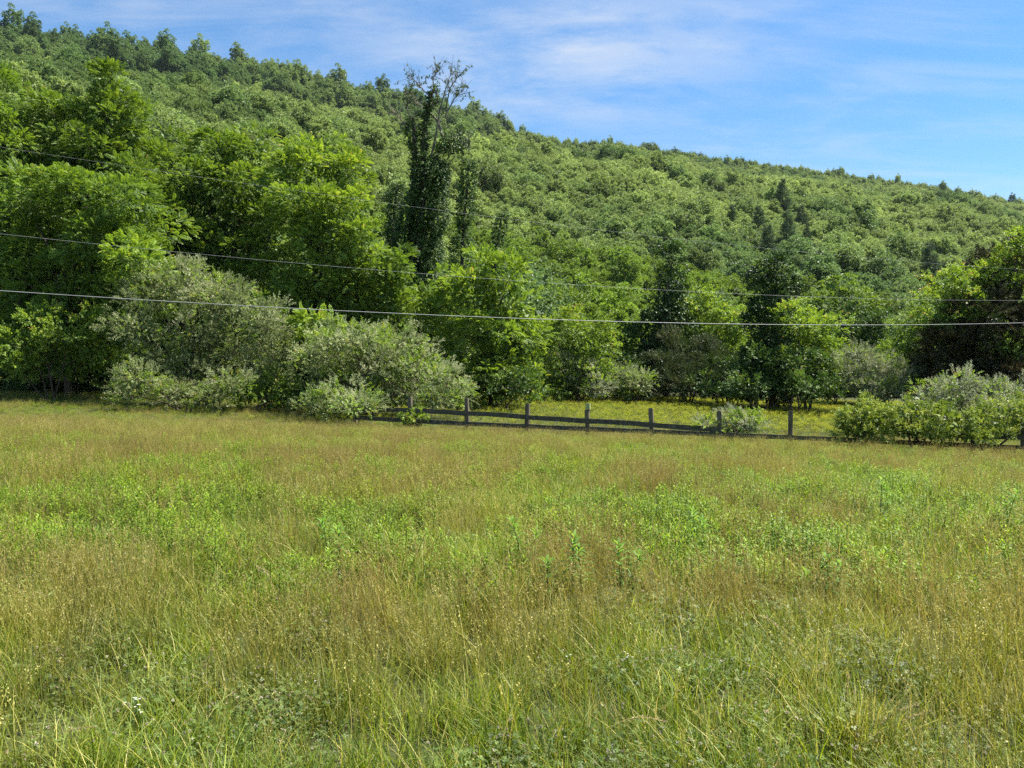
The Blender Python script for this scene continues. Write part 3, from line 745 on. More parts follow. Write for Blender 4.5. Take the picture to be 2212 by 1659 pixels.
UNDER = [(20, 50, 'dark undergrowth shrub at the left edge, beneath the trees'), (130, 51, 'dark undergrowth shrub below the yellowish tipped tree, second from the left edge'),
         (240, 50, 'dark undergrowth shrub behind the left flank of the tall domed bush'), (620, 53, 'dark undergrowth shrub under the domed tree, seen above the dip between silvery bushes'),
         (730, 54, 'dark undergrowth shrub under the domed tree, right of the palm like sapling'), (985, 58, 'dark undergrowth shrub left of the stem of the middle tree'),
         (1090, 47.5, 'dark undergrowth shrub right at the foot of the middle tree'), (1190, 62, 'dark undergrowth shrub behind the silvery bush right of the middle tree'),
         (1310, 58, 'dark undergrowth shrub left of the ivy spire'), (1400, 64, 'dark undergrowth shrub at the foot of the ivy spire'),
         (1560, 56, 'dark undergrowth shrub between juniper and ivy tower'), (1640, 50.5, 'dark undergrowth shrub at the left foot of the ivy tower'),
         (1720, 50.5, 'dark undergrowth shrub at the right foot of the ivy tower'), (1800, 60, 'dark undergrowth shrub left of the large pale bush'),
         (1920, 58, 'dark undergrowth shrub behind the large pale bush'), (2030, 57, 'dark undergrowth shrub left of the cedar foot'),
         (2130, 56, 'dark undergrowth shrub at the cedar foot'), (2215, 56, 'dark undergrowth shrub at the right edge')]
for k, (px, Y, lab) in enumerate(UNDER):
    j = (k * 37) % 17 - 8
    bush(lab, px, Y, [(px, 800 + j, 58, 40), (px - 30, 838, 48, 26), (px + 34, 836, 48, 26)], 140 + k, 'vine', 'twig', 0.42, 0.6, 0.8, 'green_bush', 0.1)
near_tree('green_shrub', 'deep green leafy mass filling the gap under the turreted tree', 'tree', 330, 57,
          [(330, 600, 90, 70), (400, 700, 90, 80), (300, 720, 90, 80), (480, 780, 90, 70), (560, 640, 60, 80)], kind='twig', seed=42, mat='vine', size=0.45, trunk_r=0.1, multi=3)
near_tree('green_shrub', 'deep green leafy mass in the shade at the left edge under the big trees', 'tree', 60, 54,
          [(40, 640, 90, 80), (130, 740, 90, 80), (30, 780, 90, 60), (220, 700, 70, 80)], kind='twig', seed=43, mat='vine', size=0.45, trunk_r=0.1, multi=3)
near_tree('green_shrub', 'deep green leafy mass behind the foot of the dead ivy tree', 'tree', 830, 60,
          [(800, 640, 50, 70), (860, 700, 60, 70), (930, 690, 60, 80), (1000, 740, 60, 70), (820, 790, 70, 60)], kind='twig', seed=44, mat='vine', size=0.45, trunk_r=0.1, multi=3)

# ---------------------------------------------------------------- dead tree with ivy
def ivy_on(mb, pts, radii, rng, density=1.0, size=0.30, hang=0.0):
    pts = np.asarray(pts, float)
    seg = np.linalg.norm(np.diff(pts, axis=0), axis=1); cum = np.concatenate([[0], np.cumsum(seg)])
    L_ = cum[-1]; n = int(L_ * np.mean(radii) * 2 * math.pi * 40 * density)
    s = rng.random(n) * L_
    c = np.stack([np.interp(s, cum, pts[:, k]) for k in range(3)], 1); r = np.interp(s, cum, radii)
    lump = 0.75 + 0.5 * vnoise(s * 1.3, s * 0.0 + 3.3, 4)
    a = rng.random(n) * 6.283; e = np.stack([np.cos(a), np.sin(a), rng.normal(0, 0.35, n)], 1)
    lump2 = 0.2 + 1.4 * vnoise(np.cos(a) * 1.6 + 5, s * 0.8, 9)
    pos = c + e * (r * lump * lump2 * (rng.random(n) ** 0.35))[:, None]
    fw = norm(e + np.array([0, 0, -0.2 - hang]) + rng.normal(0, 0.3, (n, 3)))
    stamp(mb, TPL['vine'], pos, fw, norm(np.array([0, 0, 0.8]) + e * 0.8 + rng.normal(0, 0.25, (n, 3))), size * rng.uniform(0.6, 1.2, n), np.clip(rng.normal(0.5, 0.2, n), 0, 1), rng)
def pxline(pl, Y): return np.array([P(a, b, Y + (c[0] if c else 0)) for a, b, *c in pl])
DT_Y = 57.0
rng = np.random.default_rng(321)
base = np.array([(900 - 1106) / F * DT_Y, DT_Y, 0]); base[2] = g(base[0], DT_Y)
dt = empty('dead_ivy_tree', base)
tag(dt, 'tall half dead tree wrapped in dark ivy with bare twiggy top against the sky', 'tree')
tb = MB()
T1 = pxline([(890, 860), (895, 700), (900, 560), (912, 430), (914, 330), (920, 250), (938, 185)], DT_Y) - base
tube(tb, T1, [0.36, 0.34, 0.3, 0.24, 0.18, 0.12, 0.04], 8)
T2 = pxline([(893, 700), (885, 560), (893, 430), (896, 330), (893, 252)], DT_Y + 0.5) - base
tube(tb, T2, [0.26, 0.24, 0.2, 0.16, 0.08], 8)
link_mesh('trunk', tb.mesh('trunk', [M['bark']], True), dt)
lb = MB(); tw = MB()
LIMBS = [[(915, 430), (930, 345), (942, 290), (950, 237), (962, 195), (976, 152)], [(958, 300), (945, 260), (925, 240), (905, 225), (880, 200)], [(935, 350), (955, 318), (985, 295), (1005, 300)],
         [(962, 250), (980, 215), (1000, 195)], [(935, 215), (915, 195), (888, 165)], [(938, 200), (935, 170), (945, 155)], [(962, 240), (972, 190), (990, 165)],
         [(898, 300), (870, 262), (845, 235)], [(898, 280), (880, 240), (878, 200)], [(885, 560), (862, 520), (850, 480)]]
for k, pl in enumerate(LIMBS):
    q = pxline([(a, b, 0.25 * i * (1 if k % 2 else -1)) for i, (a, b) in enumerate(pl)], DT_Y) - base
    tube(lb, q, np.linspace(0.10 if k < 3 else 0.055, 0.014, len(q)), 5)
    # twigs with a few leaves
    for j in range(26 if k not in (9,) else 4):
        t = rng.uniform(0.35, 1.0) * (len(q) - 1); i = min(int(t), len(q) - 2); s = q[i] + (q[i + 1] - q[i]) * (t - i)
        d = norm(q[i + 1] - q[i] + rng.normal(0, 0.75, 3) * np.linalg.norm(q[i + 1] - q[i]) + np.array([0, 0, 0.1]))
        e = s + d * rng.uniform(0.5, 1.3)
        tube(lb, bezier(s, (s + e) / 2 + rng.normal(0, 0.08, 3), e, 4), [0.018, 0.013, 0.01, 0.007], 3)
        if s[2] + base[2] > P(0, 238, DT_Y)[2]:
            m_ = int(rng.integers(1, 4)); pp = s + (e - s) * rng.uniform(0.4, 1, (m_, 1))
            stamp(tw, TPL['vine'], pp, norm(rng.normal(0, 1, (m_, 3)) + [0, 0, -0.8]), np.tile([0.2, -0.5, 0.8], (m_, 1)), rng.uniform(0.15, 0.27, m_), rng.uniform(0.3, 0.9, m_), rng)
link_mesh('branches', lb.mesh('branches', [M['pale_bark']], True), dt)
link_mesh('leaves', tw.mesh('leaves', [M['vine']]), dt)
iv = MB()
ivy_on(iv, pxline([(937, 183), (935, 215), (924, 240), (918, 290), (915, 330), (915, 430)], DT_Y) - base, [0.13, 0.2, 0.15, 0.18, 0.2, 0.5], rng, 1.6)
ivy_on(iv, pxline([(893, 250), (892, 262), (891, 285), (892, 305), (897, 330), (898, 370), (893, 430)], DT_Y + 0.5) - base, [0.15, 0.40, 0.42, 0.25, 0.2, 0.22, 0.4], rng, 1.6)
ivy_on(iv, pxline([(930, 338), (922, 370), (915, 440), (900, 520), (890, 620), (885, 740), (885, 850)], DT_Y) - base, [0.45, 0.9, 1.15, 1.15, 1.15, 1.4, 1.6], rng, 1.3)
ivy_on(iv, pxline([(945, 345), (948, 400), (945, 460), (938, 540), (925, 600)], DT_Y - 0.4) - base, [0.5, 0.75, 0.85, 0.8, 0.6], rng, 1.5, hang=0.6)
ivy_on(iv, pxline([(900, 400), (882, 445), (864, 500), (854, 550), (850, 620)], DT_Y - 0.2) - base, [0.3, 0.45, 0.5, 0.5, 0.5], rng, 1.3, hang=0.6)
ivy_on(iv, pxline([(955, 320), (975, 305), (1000, 302)], DT_Y) - base, [0.5, 0.85, 0.6], rng, 2.0, hang=0.6)
ivy_on(iv, pxline([(925, 590), (930, 660), (935, 740), (930, 830)], DT_Y - 0.3) - base, [0.9, 1.1, 1.2, 1.2], rng, 1.0)
link_mesh('ivy', iv.mesh('ivy', [M['vine']]), dt)

def ivy_pole(label, pl, radii, Y, seed, density=1.1):
    rng = np.random.default_rng(seed)
    bx = (pl[-1][0] - 1106) / F * Y; base = np.array([bx, Y, g(bx, Y)])
    root = empty('ivy_covered_tree', base); tag(root, label, 'tree')
    q = pxline(pl, Y) - base; q = np.vstack([q, [0, 0, -0.3]])
    t_ = MB(); tube(t_, q, np.linspace(0.06, 0.22, len(q)), 6); link_mesh('trunk', t_.mesh('trunk', [M['bark']], True), root)
    m_ = MB(); ivy_on(m_, q[:-1], radii, rng, density); link_mesh('ivy', m_.mesh('ivy', [M['vine']]), root)
ivy_pole('narrow dark ivy covered trunk just right of the dead tree', [(1012, 345), (1010, 400), (1002, 470), (998, 560), (1000, 680), (1000, 820)], [0.3, 0.6, 0.85, 1.1, 1.3, 1.4], 63, 501, 0.8)
ivy_pole('short thin dark ivy spire behind the middle tree', [(1085, 460), (1078, 500), (1072, 560), (1070, 640), (1070, 780)], [0.25, 0.5, 0.55, 0.7, 1.0], 66, 502)
ivy_pole('slim ivy draped snag left of the dead tree, above the domed tree shoulder', [(858, 395), (852, 450), (848, 520), (846, 640), (850, 800)], [0.3, 0.5, 0.6, 0.8, 1.0], 66, 503)

# ================================================================== FENCE
M['wood'] = noise_mat('weathered fence wood', (0.040, 0.036, 0.026), (0.150, 0.135, 0.095), 9, 7, 0.85, 0.5, (1, 1, 1), c3=(0.085, 0.078, 0.055))
M['wood_end'] = noise_mat('grey post wood', (0.050, 0.040, 0.026), (0.190, 0.160, 0.110), 12, 7, 0.85, 0.6, (1, 1, 0.2))
M['lichen'] = noise_mat('pale yellow green painted wood', (0.22, 0.27, 0.10), (0.42, 0.45, 0.20), 14, 5, 0.8)
M['wire'] = noise_mat('galvanised wire', (0.16, 0.16, 0.15), (0.30, 0.30, 0.29), 3, 3, 0.5, spec=0.4)
def fpos(i):
    Z = 35.9 * (1 - 0.0203 * i); px = (-219 + 124.4 * i) / (1 - 0.0203 * i)
    return px / F * Z, Z
TOPPX = {0: 858, 1: 860, 2: 871, 3: 871, 4: 881, 5: 888, 6: 887, 9: 900}
fence = None
def bm_box(bm, cx_, cy_, z0, z1, w, d, rz=0.0, tilt=0.0, bev=0.008):
    r = bmesh.ops.create_cube(bm, size=1.0)
    vs = r['verts']
    for v in vs:
        v.co = Vector((v.co.x * w, v.co.y * d, z0 + (v.co.z + 0.5) * (z1 - z0)))
    bmesh.ops.rotate(bm, verts=vs, cent=(0, 0, z0), matrix=Matrix.Rotation(tilt, 3, 'Y') @ Matrix.Rotation(rz, 3, 'Z'))
    bmesh.ops.translate(bm, verts=vs, vec=(cx_, cy_, 0))
    return vs
FB = Vector((fpos(4)[0], fpos(4)[1], g(*fpos(4))))
fence = empty('wooden_fence', FB)
tag(fence, 'weathered post and rail fence with wire mesh between meadow and back field', 'fence')
tops = {}
fdir = Vector((fpos(6)[0] - fpos(0)[0], fpos(6)[1] - fpos(0)[1], 0)).normalized()
fang = math.atan2(fdir.y, fdir.x)
rngp = np.random.default_rng(8)
for i in range(-1, 11):
    x, y = fpos(i)
    zg = g(x, y)
    py = TOPPX.get(i)
    zt = float(P(0, py, y)[2]) if py else zg + 1.18
    tops[i] = (x, y, zt, zg)
    bm = bmesh.new()
    split = zt - 0.24 if i == 3 else zt
    bm_box(bm, 0, 0, zg - 0.5, split, 0.155, 0.15, fang + 0.05 * rngp.normal(), 0.03 * rngp.normal())
    for _ in range(1):
        bmesh.ops.subdivide_edges(bm, edges=[e for e in bm.edges if abs(e.verts[0].co.z - e.verts[1].co.z) > 0.5], cuts=6)
    for v in bm.verts:
        v.co.x += 0.006 * rngp.normal(); v.co.y += 0.006 * rngp.normal()
    bmesh.ops.bevel(bm, geom=[e for e in bm.edges if e.verts[0].co.z > split - 0.05 and e.verts[1].co.z > split - 0.05], offset=0.02, segments=2, affect='EDGES')
    me = bpy.data.meshes.new('post'); bm.to_mesh(me); bm.free(); me.materials.append(M['wood_end'])
    po = link_mesh('post', me, fence, Vector((x, y, 0)) - FB)
    if i == 3:
        po['label'] = 'post with a pale yellow green painted top'
        bm = bmesh.new()
        bm_box(bm, 0, 0, split, split + 0.24, 0.165, 0.16, fang)
        bmesh.ops.bevel(bm, geom=list(bm.edges), offset=0.012, segments=2, affect='EDGES')
        me = bpy.data.meshes.new('painted_top'); bm.to_mesh(me); bm.free(); me.materials.append(M['lichen'])
        link_mesh('painted_top', me, po)
RAILPX = {-1: 884, 0: 886, 1: 893, 2: 901, 3: 910, 4: 918, 5: 928}
def rail(a, b, za, zb, hgt, droop=0.0):
    bm = bmesh.new(); off = Vector((fdir.y, -fdir.x, 0)) * 0.10
    pa = Vector((a[0], a[1], za)) + off; pb = Vector((b[0], b[1], zb)) + off
    n = 7
    rings = []
    for k in range(n):
        t = k / (n - 1); c = pa.lerp(pb, t); c.z += droop * math.sin(math.pi * t) + 0.004 * rngp.normal()
        h = hgt / 2 * (1 + 0.05 * rngp.normal())
        nrm = off.normalized() * 0.02
        rings.append([bm.verts.new(c + nrm + Vector((0, 0, -h))), bm.verts.new(c + nrm + Vector((0, 0, h))), bm.verts.new(c - nrm + Vector((0, 0, h))), bm.verts.new(c - nrm + Vector((0, 0, -h)))])
    for r0, r1 in zip(rings, rings[1:]):
        for j in range(4): bm.faces.new((r0[j], r1[j], r1[(j + 1) % 4], r0[(j + 1) % 4]))
    bm.faces.new(rings[0]); bm.faces.new(rings[-1][::-1])
    bmesh.ops.recalc_face_normals(bm, faces=bm.faces)
    bmesh.ops.translate(bm, verts=bm.verts, vec=-FB)
    me = bpy.data.meshes.new('rail'); bm.to_mesh(me); bm.free(); me.materials.append(M['wood'])
    link_mesh('rail', me, fence)
for i in range(-1, 10):
    a, b = tops[i], tops[i + 1]
    ra = float(P(0, RAILPX[i], a[1])[2]) if i in RAILPX else a[3] + 0.62
    rb = float(P(0, RAILPX[i + 1], b[1])[2]) if (i + 1) in RAILPX else b[3] + 0.62
    if i not in (5, 6):                          # the top rail is missing between these posts
        rail(a, b, ra, rb, 0.185, 0.03 * rngp.normal())
    rail(a, b, a[3] + 0.27, b[3] + 0.27, 0.17)
wm = MB()
for i in range(0, 6):
    a, b = tops[i], tops[i + 1]
    A = np.array([a[0], a[1], 0]) - np.array([FB.x, FB.y, 0]); B = np.array([b[0], b[1], 0]) - np.array([FB.x, FB.y, 0])
    za, zb = a[3] - FB.z, b[3] - FB.z
    for k in range(1, 16):
        t = k / 16; p = A + (B - A) * t; z0 = za + (zb - za) * t
        tube(wm, [p + [0, 0, z0], p + [0, 0, z0 + 0.68]], 0.0022, 3)
    for h in (0.1, 0.22, 0.36, 0.5, 0.66):
        tube(wm, [A + [0, 0, za + h], B + [0, 0, zb + h]], 0.0022, 3)
link_mesh('wire_mesh', wm.mesh('wire_mesh', [M['wire']]), fence)

# ================================================================== CABLES
M['cable_pale'] = noise_mat('pale cable sheath', (0.24, 0.24, 0.24), (0.36, 0.36, 0.36), 2, 3, 0.45, spec=0.5)
def cable(label, data, r, mat):
    d = np.array(data, float); u = (d[:, 0] - 1106) / F
    def depth(u): return 26 / (1 - (u + 0.577) * (1 - 26 / 42) / 1.154)       # straight line in plan from 26 m (left) to 42 m (right)
    z = np.array([P(px, py, depth(uu))[2] for (px, py), uu in zip(d, u)])
    X = u * depth(u)
    co = np.polyfit(X, z, 2)
    xs_ = np.linspace(-42, 48, 90)
    # plan line through the two depths
    x0, y0, x1, y1 = -0.577 * 26, 26, 0.577 * 42, 42
    ys_ = y0 + (xs_ - x0) * (y1 - y0) / (x1 - x0)
    pts = np.stack([xs_, ys_, np.polyval(co, xs_)], 1)
    b = pts[0].copy(); m_ = MB(); tube(m_, pts - b, r, 6)
    ob = link_mesh('overhead_cable', m_.mesh('overhead_cable', [mat], True), None, tuple(b))
    tag(ob, label, 'cable', 'overhead cables crossing the view')
cable('thick pale overhead cable, lowest of the three', [(0, 628), (250, 645), (792, 673), (1110, 686), (1440, 698), (1824, 703), (2068, 700), (2212, 697)], 0.0098, M['cable_pale'])
cable('thin overhead wire, middle of the three', [(68, 513), (358, 541), (792, 581), (883, 590), (1110, 605), (1273, 618), (1632, 636), (1894, 645), (2212, 649)], 0.0036, M['cable_pale'])
cable('thin overhead wire, highest of the three', [(97, 334), (308, 363), (573, 401), (814, 437), (1046, 468), (1339, 502), (1772, 546), (2152, 579)], 0.0025, M['cable_pale'])

# ================================================================== MEADOW
TC = dict(tint=True)
M['grass'] = leaf_mat('green grass', [(0.0, (0.056, 0.104, 0.010)), (0.5, (0.148, 0.215, 0.020)), (0.85, (0.265, 0.325, 0.040)), (1.0, (0.46, 0.41, 0.12))], 0.35, tint=True, tint_col=(0.23, 0.195, 0.045))
M['straw'] = leaf_mat('dry grass stems', [(0.0, (0.110, 0.105, 0.015)), (0.5, (0.240, 0.225, 0.038)), (1.0, (0.52, 0.46, 0.16))], 0.30, tint=True, tint_col=(0.27, 0.20, 0.065))
M['forb'] = leaf_mat('meadow weed leaves', [(0.0, (0.065, 0.120, 0.012)), (0.5, (0.155, 0.245, 0.024)), (1.0, (0.270, 0.370, 0.048))], 0.38, tint=True, tint_col=(0.24, 0.24, 0.03))
M['clover'] = leaf_mat('clover leaves', [(0.0, (0.045, 0.085, 0.016)), (0.6, (0.110, 0.165, 0.034)), (1.0, (0.200, 0.265, 0.072))], 0.32, tint=True, tint_col=(0.20, 0.19, 0.06))
M['clover_head'] = leaf_mat('faded flower heads', [(0.0, (0.30, 0.24, 0.14)), (1.0, (0.58, 0.53, 0.40))], 0.25, tint=True, tint_col=(0.38, 0.28, 0.14))
M['yellow'] = leaf_mat('yellow blossom', [(0.0, (0.34, 0.38, 0.04)), (1.0, (0.58, 0.54, 0.05))], 0.35, tint=True, tint_col=(0.4, 0.4, 0.05))

def ribbon(mb, base, d, h, w, bend, segs, a, m, rng):
    """one blade: n strips tapering to the tip, bending over in direction d"""
    t = np.linspace(0, 1, segs + 1)
    side = np.array([-d[1], d[0], 0.0])
    tw_ = rng.uniform(-0.9, 0.9); side = side * math.cos(tw_) + np.array([d[0], d[1], 0]) * math.sin(tw_)
    c = base + np.outer(h * (t - 0.25 * bend * t * t), [0, 0, 1.0]) + np.outer(h * bend * t * t * 0.8, np.array([d[0], d[1], 0]))
    ww = w * (1 - t ** 1.6) * 0.5 + 0.0006
    V = np.empty(((segs + 1) * 2, 3)); V[0::2] = c - side * ww[:, None]; V[1::2] = c + side * ww[:, None]
    i = np.arange(segs) * 2
    mb.add(V, np.stack([i, i + 1, i + 3, i + 2], 1), a, m)
    return c
def tuft_green(seed, n=75, R=0.20, hmin=0.16, hmax=0.40, w=0.0045, mats=None, brown=0.12):
    rng = np.random.default_rng(seed); mb = MB()
    for _ in range(n):
        a = rng.random() * 6.283; r = R * math.sqrt(rng.random()); b = np.array([math.cos(a) * r, math.sin(a) * r, -0.02])
        e = rng.random() * 6.283
        ribbon(mb, b, (math.cos(e), math.sin(e)), rng.uniform(hmin, hmax), w * rng.uniform(0.6, 1.4), rng.uniform(0.1, 1.1), 4,
               1.0 if rng.random() < brown else np.clip(rng.normal(0.45, 0.3), 0, 0.88), 0, rng)
    return mb.mesh('grass tuft', [M['grass']])
def tuft_straw(seed, n=26, R=0.22, hmin=0.38, hmax=0.66, fluffy=0.5):
    rng = np.random.default_rng(seed); mb = MB()
    for _ in range(n):
        a = rng.random() * 6.283; r = R * math.sqrt(rng.random()); b = np.array([math.cos(a) * r, math.sin(a) * r, -0.02])
        e = rng.random() * 6.283; h = rng.uniform(hmin, hmax); v = np.clip(rng.normal(0.5, 0.2), 0, 1)
        c = ribbon(mb, b, (math.cos(e), math.sin(e)), h, 0.0028, rng.uniform(0.0, 0.5), 4, v, 0, rng)
        # seed head: small scales round the last fifth of the stem
        k = int(rng.integers(7, 13)); top = c[-1]; dv = norm(c[-1] - c[-2])
        L_ = rng.uniform(0.05, 0.12)
        if rng.random() < fluffy:     # open panicle
            p = top - dv * L_ * rng.random((k, 1)) + rng.normal(0, 0.012, (k, 3))
        else:
            p = top - dv * L_ * rng.random((k, 1)) + rng.normal(0, 0.003, (k, 3))
        fw = norm(dv + rng.normal(0, 0.5, (k, 3))); sd = norm(np.cross(fw, rng.normal(0, 1, (k, 3))))
        s = rng.uniform(0.008, 0.017, k)[:, None]
        V = np.stack([p, p + fw * s * 0.5 + sd * s * 0.25, p + fw * s, p + fw * s * 0.5 - sd * s * 0.25], 1)
        mb.add(V.reshape(-1, 3), np.arange(k * 4).reshape(-1, 4), np.clip(v + 0.25, 0, 1), 0)
    for _ in range(55):
        a = rng.random() * 6.283; r = R * math.sqrt(rng.random()); b = np.array([math.cos(a) * r, math.sin(a) * r, -0.02]); e = rng.random() * 6.283
        ribbon(mb, b, (math.cos(e), math.sin(e)), rng.uniform(0.12, 0.32), 0.0045, rng.uniform(0.2, 1.2), 3, np.clip(rng.normal(0.4, 0.25), 0, 1), 1, rng)
    return mb.mesh('straw tuft', [M['straw'], M['grass']])
def forb_stem(mb, base, H, rng, leafL=0.075, leafW=0.012, nl=20, m=0, ms=0, tip=True):
    lean = rng.normal(0, 0.08, 2) * H
    pts = bezier(base, base + np.array([lean[0] * 0.3, lean[1] * 0.3, H * 0.6]), base + np.array([lean[0], lean[1], H]), 5)
    tube(mb, pts, np.linspace(0.0035, 0.0018, 5) * (1 + H), 3, ms, 0.2)
    for k in range(nl):
        t = 0.25 + 0.75 * (k / nl) ** 0.8
        p = bezier(base, base + np.array([lean[0] * 0.3, lean[1] * 0.3, H * 0.6]), base + np.array([lean[0], lean[1], H]), 50)[int(t * 49)]
        a = k * 2.4; el = 0.15 + 0.9 * max(0, t - 0.6) / 0.4
        d = norm(np.array([math.cos(a), math.sin(a), el])); sd = norm(np.cross(d, [0, 0, 1.0])); up = np.cross(sd, d)
        L_ = leafL * rng.uniform(0.7, 1.2) * (1 if t < 0.85 else 0.75); W_ = leafW * rng.uniform(0.8, 1.2)
        m1 = p + d * L_ * 0.33 + up * L_ * 0.06; m2 = p + d * L_ * 0.7 - up * 0.0 * L_; tp = p + d * L_ - up * L_ * 0.22
        V = np.array([p, p, m1 - sd * W_ / 2, m1 + sd * W_ / 2, m2 - sd * W_ * 0.38, m2 + sd * W_ * 0.38, tp, tp])
        V[0] -= sd * 0.001; V[1] += sd * 0.001; V[6] -= sd * 0.0008; V[7] += sd * 0.0008
        mb.add(V, [[0, 1, 3, 2], [2, 3, 5, 4], [4, 5, 7, 6]], np.clip(rng.normal(0.5, 0.22) + 0.2 * (t - 0.5), 0, 1), m)
def tuft_forb(seed, n=7, H=(0.18, 0.40), R=0.24, **k):
    rng = np.random.default_rng(seed); mb = MB()
    for _ in range(n):
        a = rng.random() * 6.283; r = R * math.sqrt(rng.random())
        forb_stem(mb, np.array([math.cos(a) * r, math.sin(a) * r, -0.02]), rng.uniform(*H), rng, **k)
    return mb.mesh('leafy weeds', [M['forb']])
def tuft_clover(seed, n=120, R=0.25, heads=7):
    rng = np.random.default_rng(seed); mb = MB()
    for _ in range(n):
        a = rng.random() * 6.283; r = R * math.sqrt(rng.random()); h = rng.uniform(0.05, 0.20)
        c = np.array([math.cos(a) * r, math.sin(a) * r, h]); v = np.clip(rng.normal(0.5, 0.25), 0, 1); a0 = rng.random() * 6.283
        tl = norm(np.array([rng.normal(0, 0.35), rng.normal(0, 0.35), 1.0]))
        for q in range(3):
            e = a0 + q * 2.094; d = np.array([math.cos(e), math.sin(e), 0]); d = norm(d - tl * d.dot(tl)); sd = np.cross(tl, d); s = rng.uniform(0.012, 0.021)
            mb.add([c, c + d * s * 0.6 + sd * s * 0.45, c + d * s, c + d * s * 0.6 - sd * s * 0.45], [[0, 1, 2, 3]], v, 0)
    for _ in range(heads):
        a = rng.random() * 6.283; r = R * math.sqrt(rng.random()); h = rng.uniform(0.14, 0.26); c = np.array([math.cos(a) * r, math.sin(a) * r, h])
        tube(mb, [c * [1, 1, 0], c], 0.0012, 3, 0, 0.3)
        e = norm(rand_dirs(16, rng) + [0, 0, 0.4]); s = 0.009; sd = norm(np.cross(e, rng.normal(0, 1, (16, 3))))
        V = np.stack([c + e * 0.002, c + e * s * 0.7 + sd * s * 0.4, c + e * s * 1.1, c + e * s * 0.7 - sd * s * 0.4], 1)
        mb.add(V.reshape(-1, 3), np.arange(64).reshape(-1, 4), np.clip(rng.normal(0.5, 0.3), 0, 1), 1)
    for _ in range(22):
        a = rng.random() * 6.283; r = R * math.sqrt(rng.random()); e = rng.random() * 6.283
        ribbon(mb, np.array([math.cos(a) * r, math.sin(a) * r, -0.02]), (math.cos(e), math.sin(e)), rng.uniform(0.12, 0.34), 0.004, rng.uniform(0.2, 1.2), 3, np.clip(rng.normal(0.5, 0.25), 0, 1), 2, rng)
    return mb.mesh('clover', [M['clover'], M['clover_head'], M['grass']])
def tuft_yellow(seed):
    rng = np.random.default_rng(seed); mb = MB()
    for _ in range(9):
        a = rng.random() * 6.283; r = 0.22 * math.sqrt(rng.random()); H = rng.uniform(0.35, 0.6); b = np.array([math.cos(a) * r, math.sin(a) * r, 0])
        forb_stem(mb, b, H, rng, 0.06, 0.014, 12)
        for _ in range(10):
            c = b + np.array([rng.normal(0, 0.04), rng.normal(0, 0.04), H * rng.uniform(0.85, 1.05)]); s = 0.012
            e = rand_dirs(1, rng)[0]; sd = norm(np.cross(e, rng.normal(0, 1, 3)))
            mb.add([c - e * s, c + sd * s, c + e * s, c - sd * s], [[0, 1, 2, 3]], rng.random(), 1)
    return mb.mesh('yellow weeds', [M['forb'], M['yellow']])
GREEN = [tuft_green(200 + i) for i in range(4)] + [tuft_green(210 + i, 60, 0.18, 0.22, 0.44, 0.005) for i in range(2)]
STRAW = [tuft_straw(220 + i) for i in range(4)] + [tuft_straw(230 + i, 20, 0.2, 0.45, 0.72, 0.15) for i in range(2)]
FORB = [tuft_forb(240 + i) for i in range(4)]
CLOV = [tuft_clover(250 + i) for i in range(4)]
YELL = [tuft_yellow(260 + i) for i in range(3)]
MEAD = GREEN + STRAW + FORB + CLOV + YELL
IG, IS, IF, IC, IY = 0, 6, 12, 16, 20

def seg_pts(y0, y1, dens, margin=0.75, rng=None):
    A_ = []
    xw = margin * y1 + 5.0
    n = int(dens * 2 * xw * (y1 - y0))
    x = rng.uniform(-xw, xw, n); y = rng.uniform(y0, y1, n)
    ok = np.abs(x) < margin * y + 5.0
    return x[ok], y[ok]
rngm = np.random.default_rng(4242)
X_, Y_ = [], []
for y0, y1, de in ((1.2, 6, 34), (6, 10, 32), (10, 16, 26), (16, 26, 22), (26, 45, 18), (45, 66, 20)):
    a, b = seg_pts(y0, y1, de, 0.72, rngm); X_.append(a); Y_.append(b)
gx = np.concatenate(X_); gy = np.concatenate(Y_)
# keep the strip under the dense bushes bare
gz = np.array(ground_z(gx, gy))
gpx = 1106 + gx / gy * F; gpy = 850 + (CAMZ - gz - 0.25) / gy * F
n = len(gx)
dry = fbm(gx * 1.0, gy * 0.6, 61, 4) ; forbf = fbm(gx * 0.9 + 9, gy * 0.55, 71, 4); clo = fbm(gx * 0.9, gy * 0.7, 81, 3)
def blob(cx_, cy_, rx, ry, s):
    return s * np.exp(-(((gpx - cx_) / rx) ** 2 + ((gpy - cy_) / ry) ** 2))
dryA = dry + 0.09 * np.exp(-((gpy - 925) / 60.0) ** 2) + blob(820, 1290, 330, 130, 0.10) + blob(1650, 1420, 420, 200, 0.06) + blob(100, 1340, 200, 80, 0.06) \
     - blob(250, 1090, 300, 70, 0.14) - blob(1850, 1130, 520, 120, 0.14) - blob(500, 1480, 420, 120, 0.06) - blob(1200, 1560, 400, 90, 0.08) + blob(1900, 1330, 300, 100, 0.05) \
     + blob(80, 1640, 300, 60, 0.04)
forbA = forbf + blob(250, 1080, 330, 70, 0.16) + blob(1850, 1120, 560, 110, 0.20) + blob(1100, 1090, 300, 70, 0.06) - 0.22 * smooth(1230, 1400, gpy) - 0.16 * np.exp(-((gpy - 915) / 45.0) ** 2)
cloA = clo + 0.22 * smooth(1180, 1500, gpy) - 0.12
back = (gy > 37.5) & (gx > -9) & (gy < 66)
r1 = rngm.random(n)
pS = np.clip((dryA - 0.47) * 3.4 + 0.08, 0.03, 0.55)
pF = np.clip((forbA - 0.50) * 3.2 + 0.26, 0.04, 0.66) * (1 - pS * 0.6) * smooth(5, 9, gy)
pC = np.clip((cloA - 0.50) * 2.5 + 0.08, 0.0, 0.30) * (gy < 14)
